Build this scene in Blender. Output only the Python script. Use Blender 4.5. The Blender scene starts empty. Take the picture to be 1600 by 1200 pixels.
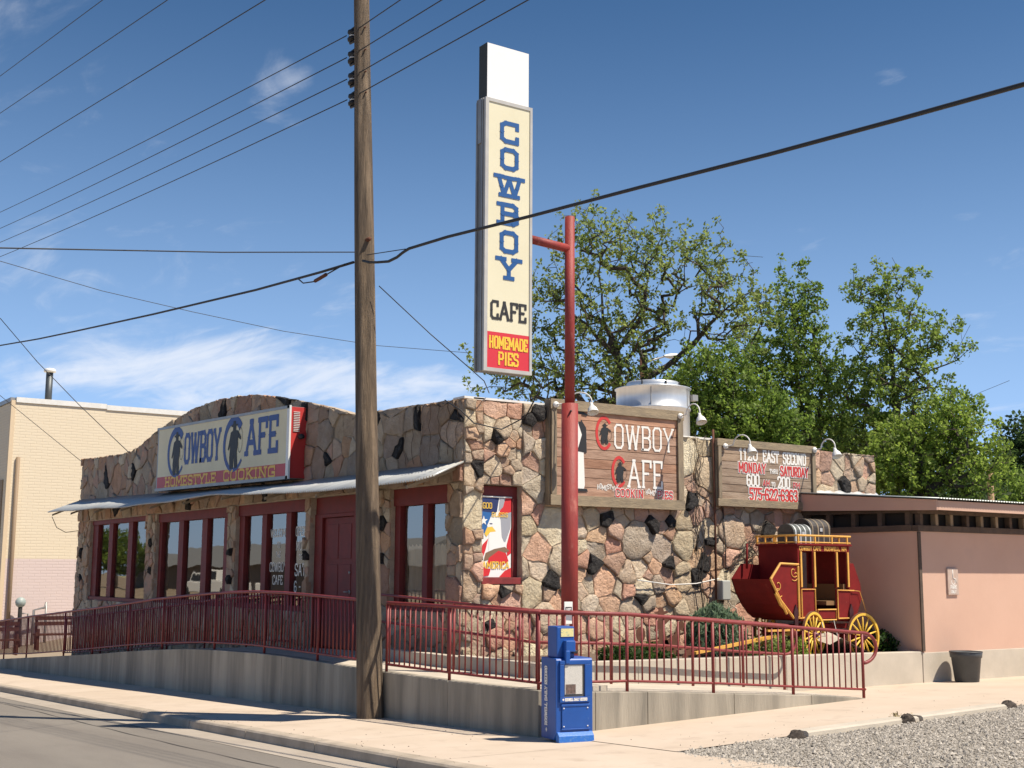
import bpy, math, random
import numpy as np
from mathutils import Vector, Matrix
random.seed(11); RNG = np.random.default_rng(11)
sc = bpy.context.scene
COL = sc.collection

# ------------------------------------------------------------------ camera
# X runs along the stone side wall (away to the right), Y along the street (away to the left), Z up; metres
cam = bpy.data.cameras.new('camera'); cam_ob = bpy.data.objects.new('camera', cam); COL.objects.link(cam_ob)
cam.lens = 44.42; cam.sensor_width = 36.0; cam.clip_end = 3000; cam.clip_start = 0.1
def cam_axes(p=0.148826, r=0.00528387, yaw=0.971850):
    cols = []
    c1, s1, c2, s2 = math.cos(p), math.sin(p), math.cos(r), math.sin(r)
    for v in ((math.sin(yaw), 0, math.cos(yaw)), (-math.cos(yaw), 0, math.sin(yaw)), (0, -1, 0)):
        x, y, z = v
        y, z = c1*y + s1*z, -s1*y + c1*z
        x, y = c2*x - s2*y, s2*x + c2*y
        cols.append((x, y, z))
    return [Vector((cols[0][i], cols[1][i], cols[2][i])) for i in range(3)]
rt, dn, fw = cam_axes()
mw = Matrix.Identity(4)
for i in range(3):
    mw[i][0] = rt[i]; mw[i][1] = -dn[i]; mw[i][2] = -fw[i]
mw[0][3], mw[1][3], mw[2][3] = 0, 0, 1.9
cam_ob.matrix_world = mw
sc.camera = cam_ob

# ------------------------------------------------------------------ world, sun, exposure
SUN = Vector((0.69, -1.0, 1.95)).normalized()
world = bpy.data.worlds.new('World'); sc.world = world; world.use_nodes = True
wn, wl = world.node_tree.nodes, world.node_tree.links
bg = wn['Background']
sky = wn.new('ShaderNodeTexSky'); sky.sky_type = 'NISHITA'; sky.sun_disc = False
sky.sun_elevation = math.asin(SUN.z); sky.sun_rotation = math.atan2(SUN.x, SUN.y)
sky.altitude = 1100; sky.air_density = 1.0; sky.dust_density = 0.15; sky.ozone_density = 2.2
bg.inputs['Strength'].default_value = 0.067
def N(t, **k):
    n = wn.new(t)
    for a, b in k.items(): setattr(n, a, b)
    return n
geo = N('ShaderNodeNewGeometry')          # Incoming = direction looked at, negated
neg = N('ShaderNodeVectorMath', operation='SCALE'); neg.inputs['Scale'].default_value = -1
wl.new(geo.outputs['Incoming'], neg.inputs[0])
sep = N('ShaderNodeSeparateXYZ'); wl.new(neg.outputs[0], sep.inputs[0])
def wmath(op, a, b=None, c=None):
    n = N('ShaderNodeMath', operation=op)
    for i, v in enumerate((a, b, c)):
        if v is None: continue
        if isinstance(v, (int, float)): n.inputs[i].default_value = v
        else: wl.new(v, n.inputs[i])
    return n.outputs[0]
zz = wmath('ADD', sep.outputs['Z'], 0.12)
cx = wmath('DIVIDE', sep.outputs['X'], zz); cy = wmath('DIVIDE', sep.outputs['Y'], zz)
cmb = N('ShaderNodeCombineXYZ'); wl.new(cx, cmb.inputs[0]); wl.new(cy, cmb.inputs[1])
def wnoise(scale, detail, offs, stretch=(1, 1, 1), dist=0.0, rot=0.0):
    mp = N('ShaderNodeMapping'); mp.inputs['Location'].default_value = offs; mp.inputs['Scale'].default_value = stretch
    mp.inputs['Rotation'].default_value = (0, 0, rot)
    wl.new(cmb.outputs[0], mp.inputs[0])
    t = N('ShaderNodeTexNoise'); t.inputs['Scale'].default_value = scale; t.inputs['Detail'].default_value = detail
    t.inputs['Roughness'].default_value = 0.6; t.inputs['Distortion'].default_value = dist
    wl.new(mp.outputs[0], t.inputs[0]); return t.outputs['Fac']
def wramp(v, lo, hi):
    n = N('ShaderNodeMapRange', interpolation_type='SMOOTHSTEP'); n.clamp = True
    n.inputs['From Min'].default_value = lo; n.inputs['From Max'].default_value = hi
    wl.new(v, n.inputs['Value']); return n.outputs[0]
def patch(dirv, w, rise=1.0):
    # a broad area of the real sky (a direction, not a pixel) in which cloud is thicker
    q = N('ShaderNodeVectorMath', operation='MULTIPLY'); wl.new(neg.outputs[0], q.inputs[0]); q.inputs[1].default_value = (1, 1, rise)
    d = N('ShaderNodeVectorMath', operation='DISTANCE'); wl.new(q.outputs[0], d.inputs[0]); d.inputs[1].default_value = (dirv[0], dirv[1], dirv[2]*rise)
    return wramp(d.outputs['Value'], w, w*0.15)
CLOUD_DIRS = dict(low=(0.335, 0.93, 0.152), low2=(0.489, 0.859, 0.145), wisp=(0.374, 0.852, 0.362), high=(0.205, 0.92, 0.33), far=(0.731, 0.578, 0.363))
streak = wnoise(1.5, 12, (3.1, 1.7, 0), (1.0, 0.5, 1), 1.6, 0.35)
fine = wnoise(5.5, 10, (0.3, 5.2, 0), (1, 0.45, 1), 1.4, 0.35)
mixn = wmath('ADD', wmath('MULTIPLY', streak, 0.68), wmath('MULTIPLY', fine, 0.32))
lowband = wramp(sep.outputs['Z'], 0.36, 0.12)
thick = wmath('MULTIPLY', lowband, 0.05)
for k, w, g, r_ in (('low', 0.20, 0.18, 3.4), ('low2', 0.13, 0.22, 3.4), ('wisp', 0.060, 0.155, 1), ('high', 0.22, 0.115, 1), ('far', 0.03, 0.17, 2.2)):
    thick = wmath('ADD', thick, wmath('MULTIPLY', patch(CLOUD_DIRS[k], w, r_), g))
dens = wramp(wmath('ADD', mixn, thick), 0.60, 0.86)
mixc = N('ShaderNodeMix', data_type='RGBA')
wl.new(wmath('MULTIPLY', dens, 0.7), mixc.inputs['Factor'])
hsv = N('ShaderNodeHueSaturation'); hsv.inputs['Saturation'].default_value = 1.22; wl.new(sky.outputs[0], hsv.inputs['Color'])
# low air brightens and pales towards the horizon
hf = wmath('SUBTRACT', 1.0, wmath('DIVIDE', wmath('MAXIMUM', sep.outputs['Z'], 0.0), 0.50)); hf = wmath('MAXIMUM', hf, 0.0)
hf = wmath('MINIMUM', wmath('MULTIPLY', wmath('POWER', hf, 2.0), 1.12), 0.80)
hzm = N('ShaderNodeMix', data_type='RGBA'); wl.new(hf, hzm.inputs['Factor']); wl.new(hsv.outputs[0], hzm.inputs['A']); hzm.inputs['B'].default_value = (4.9, 7.6, 12.6, 1)
wl.new(hzm.outputs['Result'], mixc.inputs['A']); mixc.inputs['B'].default_value = (10.0, 10.3, 11.0, 1)
wl.new(mixc.outputs['Result'], bg.inputs['Color'])

sl = bpy.data.lights.new('sun', 'SUN'); sl.energy = 5.0; sl.angle = math.radians(0.5); sl.color = (1.0, 0.905, 0.77)
so = bpy.data.objects.new('sun', sl); COL.objects.link(so)
so.rotation_euler = (-SUN).to_track_quat('-Z', 'Y').to_euler(); so.location = (20, -20, 40)
vs = sc.view_settings
vs.view_transform = 'Standard'; vs.look = 'None'; vs.gamma = 1.0; vs.use_curve_mapping = False; vs.exposure = 0.48

# ------------------------------------------------------------------ materials
MATS = {}
def mat(name, c, rough=0.7, c2=None, scale=6.0, bump=0.0, bscale=None, metal=0.0, detail=6, stretch=(1, 1, 1), spec=0.5,
        fac=(0.35, 0.65), objcol=False, trans=0.0, bdist=0.02, c3=None, scale3=1.5, fac3=(0.5, 0.7), island=0.0):
    if name in MATS: return MATS[name]
    m = bpy.data.materials.new(name); m.use_nodes = True; MATS[name] = m
    nt = m.node_tree; n, l = nt.nodes, nt.links
    b = n['Principled BSDF']; b.inputs['Roughness'].default_value = rough; b.inputs['Metallic'].default_value = metal
    b.inputs['Specular IOR Level'].default_value = spec
    tc = n.new('ShaderNodeTexCoord'); mp = n.new('ShaderNodeMapping'); l.new(tc.outputs['Object'], mp.inputs[0])
    mp.inputs['Scale'].default_value = stretch
    last = None
    if objcol:
        oi = n.new('ShaderNodeObjectInfo'); base = oi.outputs['Color']
        hs = n.new('ShaderNodeVectorMath'); hs.operation = 'ADD'
        l.new(mp.outputs[0], hs.inputs[0]); l.new(oi.outputs['Random'], hs.inputs[1]); vec = hs.outputs[0]
    else:
        rg = n.new('ShaderNodeRGB'); rg.outputs[0].default_value = (*c, 1); base = rg.outputs[0]; vec = mp.outputs[0]
    def noise(sc_, det=detail, rough_=0.6):
        t = n.new('ShaderNodeTexNoise'); t.inputs['Scale'].default_value = sc_; t.inputs['Detail'].default_value = det
        t.inputs['Roughness'].default_value = rough_; l.new(vec, t.inputs[0]); return t.outputs['Fac']
    def ramp(v, lo, hi):
        r = n.new('ShaderNodeMapRange'); r.clamp = True; r.inputs['From Min'].default_value = lo; r.inputs['From Max'].default_value = hi
        l.new(v, r.inputs['Value']); return r.outputs[0]
    def mix(f, a, bb, mode='MIX'):
        x = n.new('ShaderNodeMix'); x.data_type = 'RGBA'; x.blend_type = mode
        if isinstance(f, float): x.inputs['Factor'].default_value = f
        else: l.new(f, x.inputs['Factor'])
        l.new(a, x.inputs['A'])
        if isinstance(bb, tuple): x.inputs['B'].default_value = (*bb, 1)
        else: l.new(bb, x.inputs['B'])
        return x.outputs['Result']
    last = base
    if c2 is not None:
        f = ramp(noise(scale), *fac)
        last = mix(f, last, c2, 'MULTIPLY' if objcol else 'MIX')
    if c3 is not None:
        last = mix(ramp(noise(scale3), *fac3), last, c3)
    if island:
        g = n.new('ShaderNodeNewGeometry'); hv = n.new('ShaderNodeHueSaturation')
        r = n.new('ShaderNodeMapRange'); r.inputs['To Min'].default_value = 1-island; r.inputs['To Max'].default_value = 1+island
        l.new(g.outputs['Random Per Island'], r.inputs['Value']); l.new(r.outputs[0], hv.inputs['Value'])
        l.new(last, hv.inputs['Color']); last = hv.outputs[0]
    l.new(last, b.inputs['Base Color'])
    if bump:
        bp = n.new('ShaderNodeBump'); bp.inputs['Strength'].default_value = bump; bp.inputs['Distance'].default_value = bdist
        l.new(noise(bscale or scale*4, 8, 0.7), bp.inputs['Height']); l.new(bp.outputs[0], b.inputs['Normal'])
    if trans:
        tr = n.new('ShaderNodeBsdfTranslucent'); l.new(last, tr.inputs[0]); ms = n.new('ShaderNodeMixShader')
        ms.inputs[0].default_value = trans; l.new(b.outputs[0], ms.inputs[1]); l.new(tr.outputs[0], ms.inputs[2])
        l.new(ms.outputs[0], n['Material Output'].inputs[0])
    return m

M_conc = mat('sidewalk_concrete', (.50, .405, .31), .9, (.555, .46, .365), .7, .25, 60, c3=(.41, .325, .25), scale3=2.6, fac3=(.55, .8))
M_curb = mat('curb_concrete', (.33, .275, .21), .92, (.46, .385, .30), 2.5, .4, 50)
M_pan = mat('gutter_concrete', (.34, .29, .235), .92, (.41, .355, .29), 1.2, .4, 60)
M_asph = mat('asphalt', (.185, .163, .137), .93, (.255, .228, .193), .45, .6, 90, stretch=(1.6, .35, 1), c3=(.155, .135, .115), scale3=.9, fac3=(.45, .8))
M_ret = mat('retaining_concrete', (.36, .32, .255), .95, (.205, .185, .15), 3.0, .5, 40, stretch=(1, 1, .12), c3=(.45, .40, .32), scale3=1.4)
M_retR = M_ret
M_ramp = mat('ramp_concrete', (.45, .40, .325), .93, (.53, .47, .385), 2, .3, 50)
M_mortar = mat('mortar', (.56, .46, .345), .97, (.40, .33, .25), 5, .9, 26, bdist=.04)
M_stone = mat('field_stone', (.5, .4, .3), .93, (.74, .68, .62), 4.0, 1.0, 17, objcol=True, bdist=.075, fac=(.40, .72), detail=9)
M_lava = mat('lava_rock', (.018, .016, .016), .75, (.07, .06, .055), 16, 1.0, 22, bdist=.09, fac=(.45, .75))
M_red = mat('red_rail_paint', (.25, .032, .03), .5, (.18, .026, .024), 8, .15, 30, c3=(.27, .07, .06), scale3=5, fac3=(.62, .75))
M_redwood = mat('dark_red_wood', (.185, .017, .015), .6, (.14, .014, .013), 5, .15, 30)
M_post = mat('red_post_paint', (.31, .034, .026), .6, (.21, .028, .024), 5, .35, 40, stretch=(1, 1, .4), c3=(.36, .10, .075), scale3=7, fac3=(.62, .72))
M_glass = None
M_wood = mat('weathered_wood', (.34, .265, .17), .85, (.22, .175, .12), 9, .5, 30, stretch=(.35, 1, 1.6))
M_woodv = mat('weathered_wood_upright', (.30, .235, .155), .85, (.19, .15, .105), 9, .5, 30, stretch=(1.6, 1, .35))
M_plank = mat('stained_plank', (.34, .155, .085), .75, (.62, .56, .52), 7, .4, 25, stretch=(.3, 1, 1.8), objcol=True)
M_galv = mat('galvanised_sheet', (.66, .67, .64), .42, (.52, .53, .51), 1.6, .05, 30, metal=.35, stretch=(1, 3, 1))
M_tin = mat('bright_sheet_metal', (.72, .73, .73), .38, (.60, .62, .63), 2.5, .05, 20, metal=.6, stretch=(2, 2, .3))
M_white = mat('white_metal', (.78, .77, .73), .45, (.70, .69, .65), 5)
M_black = mat('black_rubber', (.02, .02, .022), .6)
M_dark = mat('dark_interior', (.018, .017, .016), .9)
M_cream = mat('cream_sign_face', (.74, .69, .50), .45, (.70, .65, .46), 1.2)
M_creamF = mat('faded_sign_face', (.74, .66, .42), .5, (.68, .60, .38), 2)
M_signred = mat('sign_red_print', (.62, .035, .05), .45)
M_signredF = mat('sign_maroon_print', (.52, .05, .055), .5)
M_yel = mat('sign_yellow_print', (.83, .52, .05), .5)
M_yelF = mat('sign_gold_print', (.85, .52, .06), .5)
M_blue = mat('sign_blue_print', (.012, .085, .27), .5)
M_blueF = mat('sign_navy_print', (.022, .06, .24), .5)
M_ink = mat('sign_black_print', (.02, .02, .022), .6)
M_whitep = mat('white_paint', (.80, .78, .73), .6)
M_redp = mat('red_lettering_paint', (.56, .04, .035), .6)
M_frame = mat('sign_frame_metal', (.36, .35, .33), .45, (.28, .27, .26), 3, metal=.4)
M_box = mat('blue_box_paint', (.012, .085, .35), .42, (.010, .07, .30), 4, .05, 20, c3=(.06, .15, .38), scale3=14, fac3=(.68, .8))
M_coach = mat('coach_red_paint', (.20, .017, .016), .65, (.155, .014, .014), 6, .12, 30, spec=.15, c3=(.24, .045, .035), scale3=9, fac3=(.64, .76))
M_coachd = mat('coach_red_paint', (.30, .022, .020), .45)
M_coachy = mat('coach_yellow_paint', (.74, .41, .085), .5, (.66, .33, .06), 8)
M_pole = mat('pole_wood', (.215, .155, .10), .9, (.105, .078, .055), 5, 1.0, 22, stretch=(3.2, 3.2, .16), c3=(.34, .25, .165), scale3=3, bdist=.05)
M_trunk = mat('bark', (.085, .066, .05), .95, (.035, .028, .022), 8, .8, 20)
M_stucco = mat('pink_stucco', (.60, .39, .295), .93, (.56, .36, .27), .9, .45, 70, c3=(.50, .34, .27), scale3=.7, fac3=(.62, .8))
M_yellowb = None
M_barn = mat('dark_board', (.105, .075, .055), .9, (.07, .05, .038), 7, .5, 25, stretch=(1, .4, 1))
M_soil = mat('planter_soil', (.12, .085, .06), 1, (.17, .125, .09), 12, .8, 40)
M_dirt = mat('dry_ground', (.30, .24, .17), 1, (.24, .19, .13), .15, .4, 20)
M_rust = mat('rusted_steel', (.10, .035, .02), .9, (.14, .055, .03), 12)
M_plastic = mat('dark_grey_plastic', (.045, .05, .055), .5, (.06, .065, .07), 6)

def glass_mat():
    m = bpy.data.materials.new('window_glass'); m.use_nodes = True; n, l = m.node_tree.nodes, m.node_tree.links
    for x in list(n):
        if x.type == 'BSDF_PRINCIPLED': n.remove(x)
    gl = n.new('ShaderNodeBsdfGlossy'); gl.inputs['Roughness'].default_value = .015; gl.inputs['Color'].default_value = (.92, .86, .76, 1)
    tr = n.new('ShaderNodeBsdfTransparent'); tr.inputs['Color'].default_value = (.94, .95, .94, 1)
    mx = n.new('ShaderNodeMixShader'); mx.inputs[0].default_value = .36
    t = n.new('ShaderNodeTexNoise'); t.inputs['Scale'].default_value = .8; t.inputs['Detail'].default_value = 1
    tc = n.new('ShaderNodeTexCoord'); l.new(tc.outputs['Object'], t.inputs[0])
    bp = n.new('ShaderNodeBump'); bp.inputs['Strength'].default_value = .35; bp.inputs['Distance'].default_value = .02
    l.new(t.outputs['Fac'], bp.inputs['Height']); l.new(bp.outputs[0], gl.inputs['Normal'])
    l.new(tr.outputs[0], mx.inputs[1]); l.new(gl.outputs[0], mx.inputs[2]); l.new(mx.outputs[0], n['Material Output'].inputs[0])
    return m
M_glass = glass_mat()
def leaf_mat(name, c, c2):
    return mat(name, c, .55, c2, 1.1, trans=.58, island=.42, fac=(.38, .62), spec=.35)
def painted_brick():
    m = bpy.data.materials.new('painted_brick'); m.use_nodes = True; n, l = m.node_tree.nodes, m.node_tree.links
    b = n['Principled BSDF']; b.inputs['Roughness'].default_value = .85
    tc = n.new('ShaderNodeTexCoord'); sp = n.new('ShaderNodeSeparateXYZ'); l.new(tc.outputs['Object'], sp.inputs[0])
    ad = n.new('ShaderNodeMath'); ad.operation = 'ADD'; l.new(sp.outputs[0], ad.inputs[0]); l.new(sp.outputs[1], ad.inputs[1])
    cb = n.new('ShaderNodeCombineXYZ'); l.new(ad.outputs[0], cb.inputs[0]); l.new(sp.outputs[2], cb.inputs[1])
    br = n.new('ShaderNodeTexBrick'); br.inputs['Scale'].default_value = 1; br.inputs['Brick Width'].default_value = .42
    br.inputs['Row Height'].default_value = .11; br.inputs['Mortar Size'].default_value = .014; br.inputs['Mortar Smooth'].default_value = .6
    br.inputs['Color1'].default_value = (.72, .62, .46, 1); br.inputs['Color2'].default_value = (.705, .605, .45, 1); br.inputs['Mortar'].default_value = (.66, .56, .41, 1)
    ns = n.new('ShaderNodeTexNoise'); ns.inputs['Scale'].default_value = 1.6; l.new(tc.outputs['Object'], ns.inputs[0])
    wv = n.new('ShaderNodeMix'); wv.data_type = 'VECTOR'; wv.inputs['Factor'].default_value = .03
    l.new(cb.outputs[0], wv.inputs['A']); l.new(ns.outputs['Color'], wv.inputs['B']); l.new(wv.outputs['Result'], br.inputs[0])
    # the lower band is painted a pinker cream than the rest of the wall
    st = n.new('ShaderNodeMath'); st.operation = 'LESS_THAN'; st.inputs[1].default_value = 2.36; l.new(sp.outputs[2], st.inputs[0])
    mx = n.new('ShaderNodeMix'); mx.data_type = 'RGBA'; mx.blend_type = 'MULTIPLY'; l.new(st.outputs[0], mx.inputs['Factor'])
    l.new(br.outputs[0], mx.inputs['A']); mx.inputs['B'].default_value = (.90, .86, 1.08, 1)
    l.new(mx.outputs['Result'], b.inputs['Base Color'])
    bp = n.new('ShaderNodeBump'); bp.inputs['Strength'].default_value = .35; bp.inputs['Distance'].default_value = .012; bp.invert = True
    l.new(br.outputs['Fac'], bp.inputs['Height']); l.new(bp.outputs[0], b.inputs['Normal'])
    return m
M_yellowb = painted_brick()

# ------------------------------------------------------------------ mesh helpers
class MB:
    def __init__(s): s.v = []; s.f = []; s.mi = []; s.mats = []; s.sm = []
    def m(s, material):
        if material not in s.mats: s.mats.append(material)
        return s.mats.index(material)
    def add(s, vs_, fs, material, smooth=False):
        o = len(s.v); s.v.extend([tuple(p) for p in vs_]); k = s.m(material)
        for f in fs: s.f.append(tuple(i+o for i in f)); s.mi.append(k); s.sm.append(smooth)
    def box(s, lo, hi, material):
        x0, y0, z0 = lo; x1, y1, z1 = hi
        s.hexa([(x0, y0, z0), (x1, y0, z0), (x1, y1, z0), (x0, y1, z0)], [(x0, y0, z1), (x1, y0, z1), (x1, y1, z1), (x0, y1, z1)], material)
    def hexa(s, b, t, material):
        s.add(list(b)+list(t), [(3, 2, 1, 0), (4, 5, 6, 7), (0, 1, 5, 4), (1, 2, 6, 5), (2, 3, 7, 6), (3, 0, 4, 7)], material)
    def prism(s, poly, n, material):          # poly: 3D points of the front face, n: vector to the back face
        n = Vector(n); P = [Vector(p) for p in poly]; k = len(P)
        s.add(P+[p+n for p in P], [tuple(range(k)), tuple(range(2*k-1, k-1, -1))]+[(i, i+k, (i+1) % k+k, (i+1) % k) for i in range(k)], material)
    def tube(s, pts, r, material, seg=8, cap=True, smooth=True):
        pts = [Vector(p) for p in pts]; rs = r if isinstance(r, (list, tuple)) else [r]*len(pts)
        V = []; up = Vector((0, 0, 1)); t0 = (pts[1]-pts[0]).normalized()
        if abs(t0.z) > .95: up = Vector((1, 0, 0))
        a = t0.cross(up).normalized()
        for i, p in enumerate(pts):
            t = (pts[min(i+1, len(pts)-1)]-pts[max(i-1, 0)]).normalized()
            a = (a-t*a.dot(t)).normalized(); b = t.cross(a)
            for k in range(seg):
                an = 2*math.pi*k/seg; V.append(p+(a*math.cos(an)+b*math.sin(an))*rs[i])
        F = [(i*seg+k, i*seg+(k+1) % seg, (i+1)*seg+(k+1) % seg, (i+1)*seg+k) for i in range(len(pts)-1) for k in range(seg)]
        if cap: F += [tuple(range(seg-1, -1, -1)), tuple(range((len(pts)-1)*seg, len(pts)*seg))]
        s.add(V, F, material, smooth)
    def lathe(s, c, prof, material, seg=24, axis='Z', smooth=True, cap=False):
        V = []; c = Vector(c)
        for (r, h) in prof:
            for k in range(seg):
                an = 2*math.pi*k/seg; x, y = r*math.cos(an), r*math.sin(an)
                V.append(c+(Vector((x, y, h)) if axis == 'Z' else Vector((x, h, y)) if axis == 'Y' else Vector((h, x, y))))
        n = len(prof)
        F = [(i*seg+k, i*seg+(k+1) % seg, (i+1)*seg+(k+1) % seg, (i+1)*seg+k) for i in range(n-1) for k in range(seg)]
        if cap: F += [tuple(range(seg-1, -1, -1)), tuple(range((n-1)*seg, n*seg))]
        s.add(V, F, material, smooth)
    def build(s, name, parent=None, bevel=0.0, **props):
        me = bpy.data.meshes.new(name); me.from_pydata(s.v, [], s.f)
        for x in s.mats: me.materials.append(x)
        me.polygons.foreach_set('material_index', s.mi); me.polygons.foreach_set('use_smooth', s.sm); me.update()
        o = bpy.data.objects.new(name, me); COL.objects.link(o)
        if parent: o.parent = parent
        if bevel:
            b = o.modifiers.new('bevel', 'BEVEL'); b.width = bevel; b.segments = 2; b.limit_method = 'ANGLE'
        for k, v in props.items(): o[k] = v
        return o
def tag(o, label, cat, group=None):
    o['label'] = label; o['category'] = cat
    if group: o['group'] = group
    return o
def thing(name, label, cat, loc=(0, 0, 0), group=None):
    o = bpy.data.objects.new(name, None); COL.objects.link(o); o.empty_display_size = .2
    return tag(o, label, cat, group)
def one(fn):                                   # MB filled by one call
    b = MB(); fn(b); return b
def copy_of(o, parent, M=None):
    c = o.copy(); COL.objects.link(c); c.parent = parent
    if M is not None: c.matrix_local = M
    return c

# ------------------------------------------------------------------ stroke alphabet (flat lettering built as raised paint)
def _sf(*xs, y=(0, 1)): return [(x, yy) for x in xs for yy in y]
GL = {
 'A': (.80, [[(.08, 0), (.40, 1), (.72, 0)], [(.20, .34), (.60, .34)]], [(.08, 0), (.72, 0), (.40, 1)], [(.24, .5), (.56, .5)]),
 'B': (.70, [[(.12, 0), (.12, 1)], [(.12, 1), (.48, 1), (.60, .88), (.60, .62), (.50, .52)], [(.12, .52), (.50, .52), (.62, .40), (.62, .12), (.50, 0), (.12, 0)]], [(.12, 0), (.12, 1)], [(.12, .5), (.62, .26), (.60, .76)]),
 'C': (.66, [[(.58, .76), (.58, 1), (.20, 1), (.08, .86), (.08, .14), (.20, 0), (.58, 0), (.58, .24)]], [], [(.08, .5)]),
 'D': (.70, [[(.12, 0), (.12, 1), (.48, 1), (.62, .84), (.62, .16), (.48, 0), (.12, 0)]], [(.12, 0), (.12, 1)], [(.62, .5)]),
 'E': (.66, [[(.12, 0), (.12, 1)], [(.12, 1), (.58, 1), (.58, .78)], [(.12, .5), (.42, .5)], [(.12, 0), (.58, 0), (.58, .22)]], [(.12, 0), (.12, 1)], [(.12, .5), (.42, .5)]),
 'F': (.64, [[(.12, 0), (.12, 1)], [(.12, 1), (.58, 1), (.58, .78)], [(.12, .52), (.42, .52)]], [(.12, 0), (.12, 1)], [(.12, .5), (.42, .52)]),
 'G': (.70, [[(.60, .76), (.60, 1), (.20, 1), (.08, .86), (.08, .14), (.20, 0), (.60, 0), (.60, .42), (.38, .42)]], [], [(.08, .5)]),
 'H': (.76, [[(.14, 0), (.14, 1)], [(.62, 0), (.62, 1)], [(.14, .5), (.62, .5)]], _sf(.14, .62), [(.14, .5), (.62, .5)]),
 'I': (.36, [[(.18, 0), (.18, 1)]], _sf(.18), [(.18, .5)]),
 'K': (.74, [[(.14, 0), (.14, 1)], [(.14, .42), (.60, 1)], [(.28, .58), (.62, 0)]], _sf(.14, .61), [(.14, .5)]),
 'L': (.64, [[(.14, 1), (.14, 0), (.58, 0), (.58, .26)]], [(.14, 1), (.14, 0)], [(.14, .5)]),
 'M': (.92, [[(.12, 0), (.12, 1), (.46, .3), (.80, 1), (.80, 0)]], [(.12, 0), (.80, 0), (.12, 1), (.80, 1)], []),
 'N': (.80, [[(.14, 0), (.14, 1), (.64, 0), (.64, 1)]], [(.14, 0), (.14, 1), (.64, 1)], []),
 'O': (.72, [[(.22, 1), (.10, .86), (.10, .14), (.22, 0), (.50, 0), (.62, .14), (.62, .86), (.50, 1), (.22, 1)]], [], [(.10, .5), (.62, .5)]),
 'P': (.68, [[(.12, 0), (.12, 1), (.48, 1), (.60, .88), (.60, .56), (.48, .44), (.12, .44)]], [(.12, 0), (.12, 1)], [(.12, .5)]),
 'R': (.72, [[(.12, 0), (.12, 1), (.48, 1), (.60, .88), (.60, .60), (.48, .48), (.12, .48)], [(.36, .48), (.60, 0)]], [(.12, 0), (.12, 1), (.60, 0)], [(.12, .5)]),
 'S': (.66, [[(.56, .78), (.56, .92), (.48, 1), (.18, 1), (.08, .88), (.08, .64), (.18, .54), (.46, .46), (.56, .36), (.56, .12), (.46, 0), (.16, 0), (.08, .08), (.08, .22)]], [], []),
 'T': (.68, [[(.34, 0), (.34, 1)], [(.06, .78), (.06, 1), (.62, 1), (.62, .78)]], [(.34, 0)], [(.34, .5)]),
 'U': (.76, [[(.14, 1), (.14, .14), (.26, 0), (.50, 0), (.62, .14), (.62, 1)]], [(.14, 1), (.62, 1)], [(.14, .5), (.62, .5)]),
 'W': (1.02, [[(.10, 1), (.30, 0), (.51, .9), (.72, 0), (.92, 1)]], [(.10, 1), (.92, 1), (.51, .98), (.30, 0), (.72, 0)], [(.20, .5), (.82, .5)]),
 'Y': (.76, [[(.08, 1), (.38, .46), (.68, 1)], [(.38, .46), (.38, 0)]], [(.08, 1), (.68, 1), (.38, 0)], [(.38, .44)]),
 '0': (.62, [[(.20, 1), (.08, .84), (.08, .16), (.20, 0), (.42, 0), (.54, .16), (.54, .84), (.42, 1), (.20, 1)]], [], []),
 '1': (.44, [[(.08, .8), (.24, 1), (.24, 0)]], [(.24, 0)], []),
 '2': (.62, [[(.08, .78), (.08, .9), (.18, 1), (.44, 1), (.54, .9), (.54, .66), (.08, 0), (.54, 0), (.54, .16)]], [], []),
 '3': (.62, [[(.08, .86), (.18, 1), (.44, 1), (.54, .88), (.54, .64), (.42, .52), (.26, .52)], [(.42, .52), (.54, .40), (.54, .12), (.42, 0), (.18, 0), (.08, .14)]], [], []),
 '5': (.62, [[(.54, 1), (.12, 1), (.10, .56), (.42, .58), (.54, .46), (.54, .12), (.42, 0), (.18, 0), (.08, .12)]], [], []),
 '6': (.62, [[(.50, .88), (.42, 1), (.20, 1), (.08, .84), (.08, .16), (.20, 0), (.42, 0), (.54, .14), (.54, .40), (.42, .54), (.08, .46)]], [], []),
 '7': (.58, [[(.08, .8), (.08, 1), (.52, 1), (.22, 0)]], [], []),
 '-': (.34, [[(.06, .48), (.28, .48)]], [], []), '.': (.2, [[(.08, 0), (.12, 0)]], [], []), ' ': (.40, [], [], []),
 ',': (.2, [[(.10, .04), (.06, -.14)]], [], []),
}
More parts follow.
